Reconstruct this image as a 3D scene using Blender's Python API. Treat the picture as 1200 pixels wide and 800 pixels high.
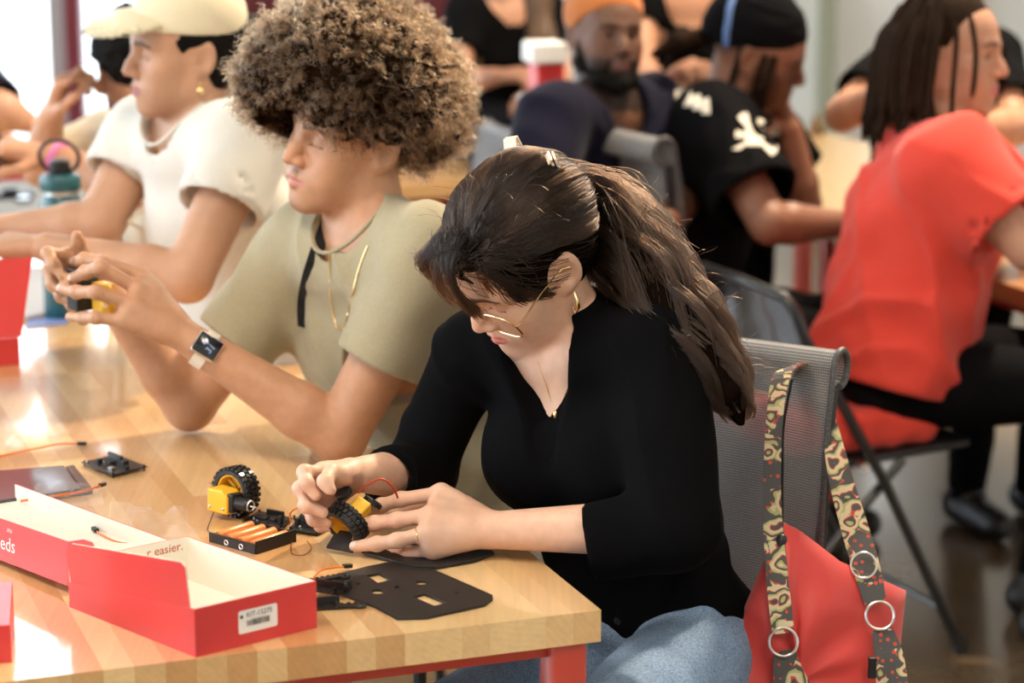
import bpy, bmesh, math, random
import numpy as np
from mathutils import Vector, Matrix
SC = bpy.context.scene
COL = SC.collection
for _o in list(bpy.data.objects):
    bpy.data.objects.remove(_o)
random.seed(7)
RNG = np.random.default_rng(7)

# ------------------------------------------------------------------ camera
CAM_H, CAM_PITCH, CAM_F = 1.76, math.radians(12.5), 2800.0
cam = bpy.data.objects.new('camera', bpy.data.cameras.new('camera'))
COL.objects.link(cam)
SC.camera = cam
cam.location = (0, 0, CAM_H)
cam.rotation_euler = (math.pi/2 - CAM_PITCH, 0, 0)
cam.data.sensor_width = 36.0
cam.data.lens = CAM_F*36.0/1200.0
cam.data.clip_end = 200
cam.data.dof.use_dof = True
cam.data.dof.focus_distance = 3.32
cam.data.dof.aperture_fstop = 3.0

# ------------------------------------------------------------------ world, lights, exposure
world = bpy.data.worlds.new('sky')
SC.world = world
world.use_nodes = True
_nt = world.node_tree
_bg = _nt.nodes['Background']
_bg.inputs[0].default_value = (0.86, 0.93, 1.0, 1)
_bg.inputs[1].default_value = 6.3
SC.view_settings.view_transform = 'Standard'
SC.view_settings.look = 'None'
SC.view_settings.exposure = 0.18
SC.view_settings.gamma = 1.0

def area_light(name, loc, target, size, power, color, size_y=None, spread=math.pi):
    d = bpy.data.lights.new(name, 'AREA')
    d.energy = power
    d.color = color
    d.size = size
    d.spread = spread
    if size_y:
        d.shape = 'RECTANGLE'
        d.size_y = size_y
    o = bpy.data.objects.new(name, d)
    COL.objects.link(o)
    o.location = loc
    o.rotation_euler = (Vector(target)-Vector(loc)).to_track_quat('-Z', 'Y').to_euler()
    return o

area_light('ceiling_spot_light', (1.5, 6.0, 3.8), (-0.1, 3.4, 0.8), 0.22, 290, (1.0, 0.80, 0.58))
area_light('ceiling_lamp_light', (-1.2, 2.2, 3.8), (-0.2, 3.6, 0.8), 1.0, 75, (1.0, 0.84, 0.66))
area_light('ceiling_rear_light', (1.6, 8.0, 3.8), (0.8, 5.5, 0.9), 0.8, 110, (1.0, 0.86, 0.70))
area_light('front_fill_light', (0.9, 0.3, 3.8), (0.1, 3.0, 0.7), 0.8, 70, (1.0, 0.86, 0.70))  # fill light added to brighten the table edge facing the camera

# ------------------------------------------------------------------ frames of reference
_cp, _sp = math.cos(CAM_PITCH), math.sin(CAM_PITCH)
def at(px, py, D):
    """world point that stands D metres from the lens plane"""
    x = (px-600)/CAM_F; y = -(py-400)/CAM_F
    return np.array([x*D, (_cp+y*_sp)*D, CAM_H+(-_sp+y*_cp)*D])
def onz(px, py, z):
    x = (px-600)/CAM_F; y = -(py-400)/CAM_F
    t = (z-CAM_H)/(-_sp+y*_cp)
    return at(px, py, t)
TZ = 0.75
CORNER = onz(704.5, 714.5, TZ)
TH = math.radians(20.0)
U = np.array([math.cos(TH), math.sin(TH), 0]); Vv = np.array([-math.sin(TH), math.cos(TH), 0])
def tab(u, v, z=TZ):
    return CORNER+u*U+v*Vv+np.array([0, 0, z-TZ])
def nrm(a):
    a = np.asarray(a, float); return a/np.linalg.norm(a)

# ------------------------------------------------------------------ scene graph helpers
def tag(o, label=None, cat=None, group=None, kind=None):
    if label: o['label'] = label
    if cat: o['category'] = cat
    if group: o['group'] = group
    if kind: o['kind'] = kind
    return o
def empty(name, loc, label, cat, group=None, rotz=0.0):
    o = bpy.data.objects.new(name, None)
    COL.objects.link(o)
    o.location = tuple(loc)
    o.rotation_euler = (0, 0, rotz)
    return tag(o, label, cat, group)
def link(name, me, mat, parent=None, smooth=False):
    if isinstance(mat, (list, tuple)):
        for m in mat: me.materials.append(m)
    elif mat is not None:
        me.materials.append(mat)
    if smooth and hasattr(me, 'polygons'):
        me.polygons.foreach_set('use_smooth', np.ones(len(me.polygons), bool))
    o = bpy.data.objects.new(name, me)
    COL.objects.link(o)
    if parent is not None:
        o.parent = parent
        if parent.parent is None: o.matrix_parent_inverse = parent.matrix_basis.inverted()
    return o
def dup_tree(root, loc, rotz, label=None, group=None):
    r = root.copy(); COL.objects.link(r)
    r.location = tuple(loc); r.rotation_euler = (0, 0, rotz)
    if label: r['label'] = label
    if group: r['group'] = group
    for ch in list(root.children):
        c = ch.copy(); COL.objects.link(c); c.parent = r
        for g in list(ch.children):
            d = g.copy(); COL.objects.link(d); d.parent = c
    return r

# ------------------------------------------------------------------ polygon mesh builder
class MB:
    def __init__(s): s.v = []; s.f = []
    def add(s, vs, fs):
        o = len(s.v); s.v += [tuple(map(float, p)) for p in vs]; s.f += [tuple(i+o for i in f) for f in fs]
        return s
    def box(s, c, h, R=None):
        R = np.eye(3) if R is None else np.asarray(R)
        vs = [np.asarray(c)+R@np.array([sx*h[0], sy*h[1], sz*h[2]]) for sx in (-1, 1) for sy in (-1, 1) for sz in (-1, 1)]
        return s.add(vs, [(0, 1, 3, 2), (4, 6, 7, 5), (0, 4, 5, 1), (2, 3, 7, 6), (0, 2, 6, 4), (1, 5, 7, 3)])
    def prism(s, poly, z0, z1, M=None):
        n = len(poly)
        vs = [(x, y, z0) for x, y in poly]+[(x, y, z1) for x, y in poly]
        if M is not None: vs = [M(np.array(p)) for p in vs]
        return s.add(vs, [tuple(range(n))[::-1], tuple(range(n, 2*n))]+[(i, (i+1) % n, n+(i+1) % n, n+i) for i in range(n)])
    def tube(s, pts, r, n=8, cap=True, flat=None):
        pts = [np.asarray(p, float) for p in pts]
        m = len(pts); rr = r if hasattr(r, '__len__') else [r]*m
        t0 = nrm(pts[1]-pts[0]); a = np.cross(t0, [0, 0, 1.0])
        if np.linalg.norm(a) < 1e-3: a = np.cross(t0, [0, 1.0, 0])
        a = nrm(a); vs = []
        for i in range(m):
            t = nrm(pts[min(i+1, m-1)]-pts[max(i-1, 0)])
            a = nrm(a-t*(a@t)); b = np.cross(t, a)
            for k in range(n):
                an = 2*math.pi*k/n
                vs.append(pts[i]+rr[i]*(math.cos(an)*a+math.sin(an)*b*(flat or 1)))
        fs = [(i*n+k, i*n+(k+1) % n, (i+1)*n+(k+1) % n, (i+1)*n+k) for i in range(m-1) for k in range(n)]
        if cap: fs += [tuple(range(n))[::-1], tuple(range((m-1)*n, m*n))]
        return s.add(vs, fs)
    def lathe(s, prof, n=24, c=(0, 0, 0), R=None, cap=True):
        R = np.eye(3) if R is None else np.asarray(R); c = np.asarray(c, float); vs = []
        for r, z in prof:
            for k in range(n):
                an = 2*math.pi*k/n
                vs.append(c+R@np.array([r*math.cos(an), r*math.sin(an), z]))
        m = len(prof)
        fs = [(i*n+k, i*n+(k+1) % n, (i+1)*n+(k+1) % n, (i+1)*n+k) for i in range(m-1) for k in range(n)]
        if cap: fs += [tuple(range(n))[::-1], tuple(range((m-1)*n, m*n))]
        return s.add(vs, fs)
    def ribbon(s, pts, wid, nor, th):
        """strap: centre points, half-width vectors, thickness along nor"""
        vs = []
        for p, w, n in zip(pts, wid, nor):
            p = np.asarray(p); w = np.asarray(w); n = np.asarray(n)
            vs += [p-w-n*th/2, p+w-n*th/2, p+w+n*th/2, p-w+n*th/2]
        m = len(pts)
        fs = [(i*4+k, i*4+(k+1) % 4, (i+1)*4+(k+1) % 4, (i+1)*4+k) for i in range(m-1) for k in range(4)]
        fs += [(3, 2, 1, 0), tuple(range((m-1)*4, m*4))]
        return s.add(vs, fs)
    def torus(s, c, R, r, M=None, n=24, k=8):
        M = np.eye(3) if M is None else np.asarray(M); c = np.asarray(c, float); vs = []
        for i in range(n):
            a = 2*math.pi*i/n
            for j in range(k):
                b = 2*math.pi*j/k
                vs.append(c+M@np.array([(R+r*math.cos(b))*math.cos(a), (R+r*math.cos(b))*math.sin(a), r*math.sin(b)]))
        return s.add(vs, [(i*k+j, ((i+1) % n)*k+j, ((i+1) % n)*k+(j+1) % k, i*k+(j+1) % k) for i in range(n) for j in range(k)])
    def build(s, name, mat, parent=None, smooth=False, bevel=0, bseg=2, fix=True):
        me = bpy.data.meshes.new(name)
        me.from_pydata(s.v, [], s.f)
        bm = bmesh.new(); bm.from_mesh(me)
        if fix: bmesh.ops.recalc_face_normals(bm, faces=bm.faces)
        if bevel:
            bmesh.ops.bevel(bm, geom=[e for e in bm.edges if len(e.link_faces) == 2 and e.calc_face_angle(0) > 0.5], offset=bevel, segments=bseg, affect='EDGES', profile=0.5)
        if smooth:
            for f in bm.faces: f.smooth = True
            for e in bm.edges:
                if len(e.link_faces) == 2 and e.calc_face_angle(0) > 0.7: e.smooth = False
        bm.to_mesh(me); bm.free()
        return link(name, me, mat, parent)
def rot(ax, a):
    return np.array(Matrix.Rotation(a, 3, ax))
def spline(pts, n):
    P = np.asarray(pts, float); m = len(P)
    t = np.linspace(0, m-1, n); out = []
    for x in t:
        i = min(int(x), m-2); f = x-i
        p0 = P[max(i-1, 0)]; p1 = P[i]; p2 = P[i+1]; p3 = P[min(i+2, m-1)]
        out.append(0.5*((2*p1)+(-p0+p2)*f+(2*p0-5*p1+4*p2-p3)*f*f+(-p0+3*p1-3*p2+p3)*f**3))
    return np.array(out)

# ------------------------------------------------------------------ noise
_T = RNG.random((32, 32, 32)).astype(np.float32)
def vnoise(P):
    i = np.floor(P).astype(np.int64); f = P-i; f = f*f*(3-2*f)
    i0 = i & 31; i1 = (i+1) & 31
    x0, y0, z0 = i0[..., 0], i0[..., 1], i0[..., 2]; x1, y1, z1 = i1[..., 0], i1[..., 1], i1[..., 2]
    fx, fy, fz = f[..., 0], f[..., 1], f[..., 2]
    a = _T[x0, y0, z0]*(1-fx)+_T[x1, y0, z0]*fx; b = _T[x0, y1, z0]*(1-fx)+_T[x1, y1, z0]*fx
    c = _T[x0, y0, z1]*(1-fx)+_T[x1, y0, z1]*fx; d = _T[x0, y1, z1]*(1-fx)+_T[x1, y1, z1]*fx
    return ((a*(1-fy)+b*fy)*(1-fz)+(c*(1-fy)+d*fy)*fz)*2-1

# ------------------------------------------------------------------ signed-distance modelling
class Sdf:
    def __init__(s): s.ops = []; s.post = None
    def _add(s, kind, k, fn, lo, hi): s.ops.append((kind, k, fn, np.asarray(lo, np.float32), np.asarray(hi, np.float32))); return s
    def cone(s, a, b, ra, rb, k=0.01, kind='u', ax=None, sq=1.0):
        a = np.asarray(a, np.float32); b = np.asarray(b, np.float32); ab = b-a; L2 = float(ab@ab)+1e-12
        if ax is not None:
            ax = np.asarray(ax, np.float32); g = ab/math.sqrt(L2)
            if L2 > 1e-8: ax = ax-g*(ax@g)
            ax = (ax/np.linalg.norm(ax)).astype(np.float32)
        def fn(P):
            q = P-a
            if ax is not None: q = q+(q@ax)[:, None]*ax*(1/sq-1)
            t = np.clip((q@ab)/L2, 0, 1)
            q -= t[:, None]*ab
            d = np.sqrt(np.einsum('ij,ij->i', q, q))-(ra+(rb-ra)*t)
            return d*sq if sq < 1 else d
        R = max(ra, rb)*max(1, sq)
        return s._add(kind, k, fn, np.minimum(a, b)-R, np.maximum(a, b)+R)
    def chain(s, pts, rad, k=0.01, kind='u'):
        for i in range(len(pts)-1): s.cone(pts[i], pts[i+1], rad[i], rad[i+1], k, kind)
        return s
    def sph(s, c, r, k=0.01, kind='u'):
        c = np.asarray(c, np.float32)
        return s._add(kind, k, lambda P: np.sqrt(((P-c)**2).sum(1))-r, c-r, c+r)
    def ell(s, c, r, R=None, k=0.01, kind='u'):
        c = np.asarray(c, np.float32); r = np.asarray(r, np.float32); R = np.eye(3, dtype=np.float32) if R is None else np.asarray(R, np.float32)
        def fn(P):
            q = (P-c)@R
            k0 = np.sqrt(((q/r)**2).sum(1)); k1 = np.sqrt(((q/(r*r))**2).sum(1))+1e-9
            return k0*(k0-1)/k1
        m = float(r.max())
        return s._add(kind, k, fn, c-m, c+m)
    def box(s, c, h, R=None, r=0.0, k=0.0, kind='u'):
        c = np.asarray(c, np.float32); h = np.asarray(h, np.float32); R = np.eye(3, dtype=np.float32) if R is None else np.asarray(R, np.float32)
        def fn(P):
            q = np.abs((P-c)@R)-(h-r)
            return np.sqrt((np.maximum(q, 0)**2).sum(1))+np.minimum(q.max(1), 0)-r
        m = float(np.linalg.norm(h))
        return s._add(kind, k, fn, c-m, c+m)
    def plane(s, p, n, k=0.0):
        """cut away everything on the side n points to"""
        p = np.asarray(p, np.float32); n = nrm(n).astype(np.float32)
        return s._add('i', k, lambda P: (P-p)@n, [-1e3]*3, [1e3]*3)
    def bounds(s):
        lo = np.min([o[3] for o in s.ops if o[0] == 'u'], 0); hi = np.max([o[4] for o in s.ops if o[0] == 'u'], 0)
        return lo-0.02, hi+0.02
    @staticmethod
    def _mix(d, b, kind, k):
        if kind == 'u':
            if k <= 0: return np.minimum(d, b)
            h = np.clip(0.5+0.5*(d-b)/k, 0, 1); return d+(b-d)*h-k*h*(1-h)
        if kind == 's': b = -b
        if k <= 0: return np.maximum(d, b)
        h = np.clip(0.5-0.5*(d-b)/k, 0, 1); return d+(b-d)*h+k*h*(1-h)
    def full_raw(s, P):
        d = np.full(len(P), 10.0, np.float32)
        for kind, k, fn, lo, hi in s.ops: d = s._mix(d, fn(P), kind, k)
        return d
    def full(s, P):
        d = np.full(len(P), 10.0, np.float32)
        for kind, k, fn, lo, hi in s.ops: d = s._mix(d, fn(P), kind, k)
        if s.post: d = s.post(P, d)
        return d
    def mesh(s, h, keep=None, B=8):
        lo, hi = s.bounds(); bs = B*h
        n = np.ceil((hi-lo)/bs).astype(int)
        I = np.stack(np.meshgrid(*[np.arange(m) for m in n], indexing='ij'), -1).reshape(-1, 3)
        cen = (lo+(I+0.5)*bs).astype(np.float32)
        if keep is not None:
            m = keep(cen, bs); I = I[m]; cen = cen[m]
        act = np.abs(s.full(cen)) < bs*1.25+0.004
        I = I[act]; na = len(I)
        if na == 0: return np.zeros((0, 3)), np.zeros((0, 4), int)
        o = np.arange(B+1, dtype=np.float32)*h
        off = np.stack(np.meshgrid(o, o, o, indexing='ij'), -1).reshape(-1, 3)
        base = (lo+I*bs).astype(np.float32)
        nv = (B+1)**3
        D = np.full((na, nv), 10.0, np.float32); bh = base+bs
        for kind, k, fn, olo, ohi in s.ops:
            mg = 2.5*k+3*h+.004
            sel = np.where(((base < ohi+mg) & (bh > olo-mg)).all(1))[0]
            for c0 in range(0, len(sel), 1500):
                ss = sel[c0:c0+1500]
                P = (base[ss][:, None, :]+off[None]).reshape(-1, 3)
                D[ss] = s._mix(D[ss].reshape(-1), fn(P), kind, k).reshape(-1, nv)
        if s.post:
            for c0 in range(0, na, 1500):
                P = (base[c0:c0+1500][:, None, :]+off[None]).reshape(-1, 3)
                D[c0:c0+1500] = s.post(P, D[c0:c0+1500].reshape(-1)).reshape(-1, nv)
        V = D.reshape(na, B+1, B+1, B+1)
        ins = V < 0
        cnt = np.zeros((na, B, B, B), np.int8)
        corners = [(x, y, z) for x in (0, 1) for y in (0, 1) for z in (0, 1)]
        for x, y, z in corners: cnt += ins[:, x:x+B, y:y+B, z:z+B]
        b, i, j, kk = np.where((cnt > 0) & (cnt < 8))
        cv = np.stack([V[b, i+x, j+y, kk+z] for x, y, z in corners], 1)
        acc = np.zeros((len(b), 3), np.float32); ncr = np.zeros(len(b), np.float32)
        for p in range(8):
            for q in range(p+1, 8):
                cp, cq = np.array(corners[p]), np.array(corners[q])
                if np.abs(cp-cq).sum() != 1: continue
                a0, a1 = cv[:, p], cv[:, q]
                m = (a0 < 0) != (a1 < 0)
                t = a0[m]/(a0[m]-a1[m])
                acc[m] += cp+(cq-cp)*t[:, None]; ncr[m] += 1
        G = I[b]*B+np.stack([i, j, kk], 1)
        verts = lo+(G+acc/ncr[:, None])*h
        NY, NZ = int(n[1]*B+2), int(n[2]*B+2)
        key = (G[:, 0].astype(np.int64)*NY+G[:, 1])*NZ+G[:, 2]
        order = np.argsort(key); sk = key[order]
        quads = []
        for ax in range(3):
            sl0 = [slice(0, B)]*3; sl1 = [slice(0, B)]*3; sl1[ax] = slice(1, B+1)
            a0 = ins[(slice(None),)+tuple(sl0)]; a1 = ins[(slice(None),)+tuple(sl1)]
            eb, e0, e1, e2 = np.where(a0 != a1)
            g = I[eb]*B+np.stack([e0, e1, e2], 1)
            sgn = a0[eb, e0, e1, e2]
            o1, o2 = [(1, 2), (2, 0), (0, 1)][ax]
            q = []
            for d1, d2 in ((-1, -1), (0, -1), (0, 0), (-1, 0)):
                gg = g.copy(); gg[:, o1] += d1; gg[:, o2] += d2
                q.append((gg[:, 0].astype(np.int64)*NY+gg[:, 1])*NZ+gg[:, 2])
            q = np.stack(q, 1)
            pos = np.clip(np.searchsorted(sk, q), 0, len(sk)-1)
            ok = (sk[pos] == q).all(1)
            f = order[pos]
            f[~sgn] = f[~sgn][:, ::-1]
            quads.append(f[ok])
        return verts, np.concatenate(quads)
def join_geo(gs):
    vs, fs, o = [], [], 0
    for v, f in gs:
        vs.append(v); fs.append(f+o); o += len(v)
    return np.concatenate(vs), np.concatenate(fs)
def relax(v, f, it=1, w=0.5):
    for _ in range(it):
        s = np.zeros_like(v); c = np.zeros(len(v))
        for a, b in ((0, 1), (1, 2), (2, 3), (3, 0)):
            np.add.at(s, f[:, a], v[f[:, b]]); np.add.at(s, f[:, b], v[f[:, a]])
            np.add.at(c, f[:, a], 1); np.add.at(c, f[:, b], 1)
        c[c == 0] = 1
        v = v*(1-w)+s/c[:, None]*w
    return v
def geo_obj(name, v, f, mat, parent=None, col=None, smooth=True):
    me = bpy.data.meshes.new(name)
    me.vertices.add(len(v)); me.vertices.foreach_set('co', np.ascontiguousarray(v, np.float32).reshape(-1))
    k = f.shape[1]
    me.loops.add(f.size); me.loops.foreach_set('vertex_index', f.reshape(-1).astype(np.int32))
    me.polygons.add(len(f)); me.polygons.foreach_set('loop_start', (np.arange(len(f))*k).astype(np.int32))
    me.update(calc_edges=True); me.validate()
    if col is not None:
        a = me.color_attributes.new('Col', 'FLOAT_COLOR', 'POINT')
        a.data.foreach_set('color', np.concatenate([col, np.ones((len(col), 1))], 1).astype(np.float32).reshape(-1))
    return link(name, me, mat, parent, smooth)
def strands(name, P, rad, mat, parent):
    """hair strands: P (n, m, 3), rad (m,) or scalar"""
    n, m = P.shape[:2]
    hc = bpy.data.hair_curves.new(name)
    hc.add_curves([m]*n)
    hc.position_data.foreach_set('vector', P.reshape(-1).astype(np.float32))
    a = hc.attributes.get('radius') or hc.attributes.new('radius', 'FLOAT', 'POINT')
    a.data.foreach_set('value', np.tile(np.broadcast_to(rad, (m,)), n).astype(np.float32))
    return link(name, hc, mat, parent)

# ------------------------------------------------------------------ materials
def lin(h):
    h = h.lstrip('#'); c = [int(h[i:i+2], 16)/255 for i in (0, 2, 4)]
    return tuple(x/12.92 if x <= 0.04045 else ((x+0.055)/1.055)**2.4 for x in c)
def new_mat(name):
    m = bpy.data.materials.new(name); m.use_nodes = True
    nt = m.node_tree
    return m, nt, nt.nodes['Principled BSDF'], nt.nodes['Material Output']
def N(nt, typ, **kw):
    n = nt.nodes.new(typ)
    for k, v in kw.items():
        if k.startswith('i_'):
            key = k[2:]; key = int(key) if key.isdigit() else key
            n.inputs[key].default_value = v
        else: setattr(n, k, v)
    return n
def mix(nt, fac, a, b, mode='MIX'):
    n = nt.nodes.new('ShaderNodeMix'); n.data_type = 'RGBA'; n.blend_type = mode
    for sock, val in ((n.inputs[0], fac), (n.inputs[6], a), (n.inputs[7], b)):
        if hasattr(val, 'is_linked') or hasattr(val, 'links'): nt.links.new(val, sock)
        elif isinstance(val, (int, float)): sock.default_value = val
        else: sock.default_value = (*val[:3], 1)
    return n.outputs[2]
def ramp(nt, src, stops):
    n = nt.nodes.new('ShaderNodeValToRGB'); nt.links.new(src, n.inputs[0])
    el = n.color_ramp.elements
    while len(el) < len(stops): el.new(0.5)
    for e, (p, c) in zip(el, stops):
        e.position = p; e.color = (*c[:3], 1) if hasattr(c, '__len__') else (c, c, c, 1)
    return n.outputs[0]
def mat(name, c, rough=0.5, metal=0.0, coat=0.0, noise=0.0, scale=40, bump=0.0, bscale=200, sheen=0.0, spec=0.5, trans=0.0, tr=0.0, emit=0.0, vcol=False, sss=0.0, coatr=0.08):
    m, nt, b, out = new_mat(name)
    c = lin(c) if isinstance(c, str) else c
    b.inputs['Base Color'].default_value = (*c, 1); b.inputs['Roughness'].default_value = rough
    b.inputs['Metallic'].default_value = metal; b.inputs['Coat Weight'].default_value = coat; b.inputs['Coat Roughness'].default_value = coatr
    b.inputs['Specular IOR Level'].default_value = spec
    b.inputs['Sheen Weight'].default_value = sheen; b.inputs['Transmission Weight'].default_value = trans
    tc = N(nt, 'ShaderNodeTexCoord')
    src = None
    if vcol:
        a = N(nt, 'ShaderNodeAttribute', attribute_name='Col'); src = a.outputs['Color']
    if noise:
        t = N(nt, 'ShaderNodeTexNoise', i_Scale=scale, i_Detail=4.0); nt.links.new(tc.outputs['Object'], t.inputs['Vector'])
        f = ramp(nt, t.outputs[0], [(0.3, 1-noise), (0.7, 1+noise*0.3)])
        src = mix(nt, 1.0, src if src else c, f, 'MULTIPLY')
    if src: nt.links.new(src, b.inputs['Base Color'])
    if bump:
        t = N(nt, 'ShaderNodeTexNoise', i_Scale=bscale, i_Detail=3.0); nt.links.new(tc.outputs['Object'], t.inputs['Vector'])
        bp = N(nt, 'ShaderNodeBump', i_Strength=bump, i_Distance=0.002); nt.links.new(t.outputs[0], bp.inputs['Height']); nt.links.new(bp.outputs[0], b.inputs['Normal'])
    if sss:
        b.inputs['Subsurface Weight'].default_value = sss; b.inputs['Subsurface Radius'].default_value = (1.0, 0.35, 0.18); b.inputs['Subsurface Scale'].default_value = 0.006
    if emit:
        b.inputs['Emission Color'].default_value = (*c, 1); b.inputs['Emission Strength'].default_value = emit
    return m
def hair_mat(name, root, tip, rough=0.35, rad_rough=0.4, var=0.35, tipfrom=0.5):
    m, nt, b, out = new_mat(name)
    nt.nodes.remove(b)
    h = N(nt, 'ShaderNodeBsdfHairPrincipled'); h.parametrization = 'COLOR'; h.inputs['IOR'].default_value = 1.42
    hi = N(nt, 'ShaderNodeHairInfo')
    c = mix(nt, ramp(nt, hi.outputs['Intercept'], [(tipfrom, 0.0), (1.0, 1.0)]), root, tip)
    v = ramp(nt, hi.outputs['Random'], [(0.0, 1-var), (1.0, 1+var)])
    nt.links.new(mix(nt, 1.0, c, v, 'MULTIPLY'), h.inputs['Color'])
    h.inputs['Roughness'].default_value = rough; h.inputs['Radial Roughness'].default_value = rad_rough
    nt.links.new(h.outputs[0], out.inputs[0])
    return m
def cloth_mat(name, c, rough=0.85, weave=900, var=0.12, sheen=0.15, bump=0.25, spec=0.25):
    m, nt, b, out = new_mat(name)
    c = lin(c) if isinstance(c, str) else c
    tc = N(nt, 'ShaderNodeTexCoord')
    t = N(nt, 'ShaderNodeTexNoise', i_Scale=weave*0.5, i_Detail=2.0); nt.links.new(tc.outputs['Object'], t.inputs['Vector'])
    t2 = N(nt, 'ShaderNodeTexNoise', i_Scale=14.0, i_Detail=5.0); nt.links.new(tc.outputs['Object'], t2.inputs['Vector'])
    f = ramp(nt, t.outputs[0], [(0.3, 1-var), (0.7, 1+var*0.6)])
    f2 = ramp(nt, t2.outputs[0], [(0.3, 1-var*0.7), (0.7, 1.0)])
    nt.links.new(mix(nt, 1.0, mix(nt, 1.0, c, f, 'MULTIPLY'), f2, 'MULTIPLY'), b.inputs['Base Color'])
    b.inputs['Roughness'].default_value = rough; b.inputs['Sheen Weight'].default_value = sheen; b.inputs['Specular IOR Level'].default_value = spec
    bp = N(nt, 'ShaderNodeBump', i_Strength=bump, i_Distance=0.001); nt.links.new(t.outputs[0], bp.inputs['Height']); nt.links.new(bp.outputs[0], b.inputs['Normal'])
    return m
def glass_mat(name, c=(1, 1, 1), alpha=.10, rough=.03, ior=1.45):
    m, nt, b, out = new_mat(name)
    tr = N(nt, 'ShaderNodeBsdfTransparent'); gl = N(nt, 'ShaderNodeBsdfGlossy', i_Roughness=rough); mx = N(nt, 'ShaderNodeMixShader')
    tr.inputs[0].default_value = (*c, 1); fr = N(nt, 'ShaderNodeFresnel', i_IOR=ior)
    ad = N(nt, 'ShaderNodeMath', operation='ADD'); ad.inputs[1].default_value = alpha; nt.links.new(fr.outputs[0], ad.inputs[0])
    nt.links.new(ad.outputs[0], mx.inputs[0]); nt.links.new(tr.outputs[0], mx.inputs[1]); nt.links.new(gl.outputs[0], mx.inputs[2]); nt.links.new(mx.outputs[0], out.inputs[0])
    return m
def text_obj(name, s, size, pos, xdir, ydir, m, parent, align='LEFT', ext=.0001):
    cu = bpy.data.curves.new(name, 'FONT'); cu.body = s; cu.size = size; cu.align_x = align; cu.align_y = 'CENTER'; cu.extrude = ext; cu.resolution_u = 3
    tmp = bpy.data.objects.new('tmp_text', cu); COL.objects.link(tmp)
    bpy.context.view_layer.update()
    me = bpy.data.meshes.new_from_object(tmp.evaluated_get(bpy.context.evaluated_depsgraph_get()))
    bpy.data.objects.remove(tmp); bpy.data.curves.remove(cu)
    x = nrm(xdir); z = nrm(np.cross(x, ydir)); y = np.cross(z, x)
    me.transform(Matrix(((x[0], y[0], z[0], pos[0]), (x[1], y[1], z[1], pos[1]), (x[2], y[2], z[2], pos[2]), (0, 0, 0, 1))))
    me.name = name
    me.materials.clear()
    return link(name, me, m, parent)
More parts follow.
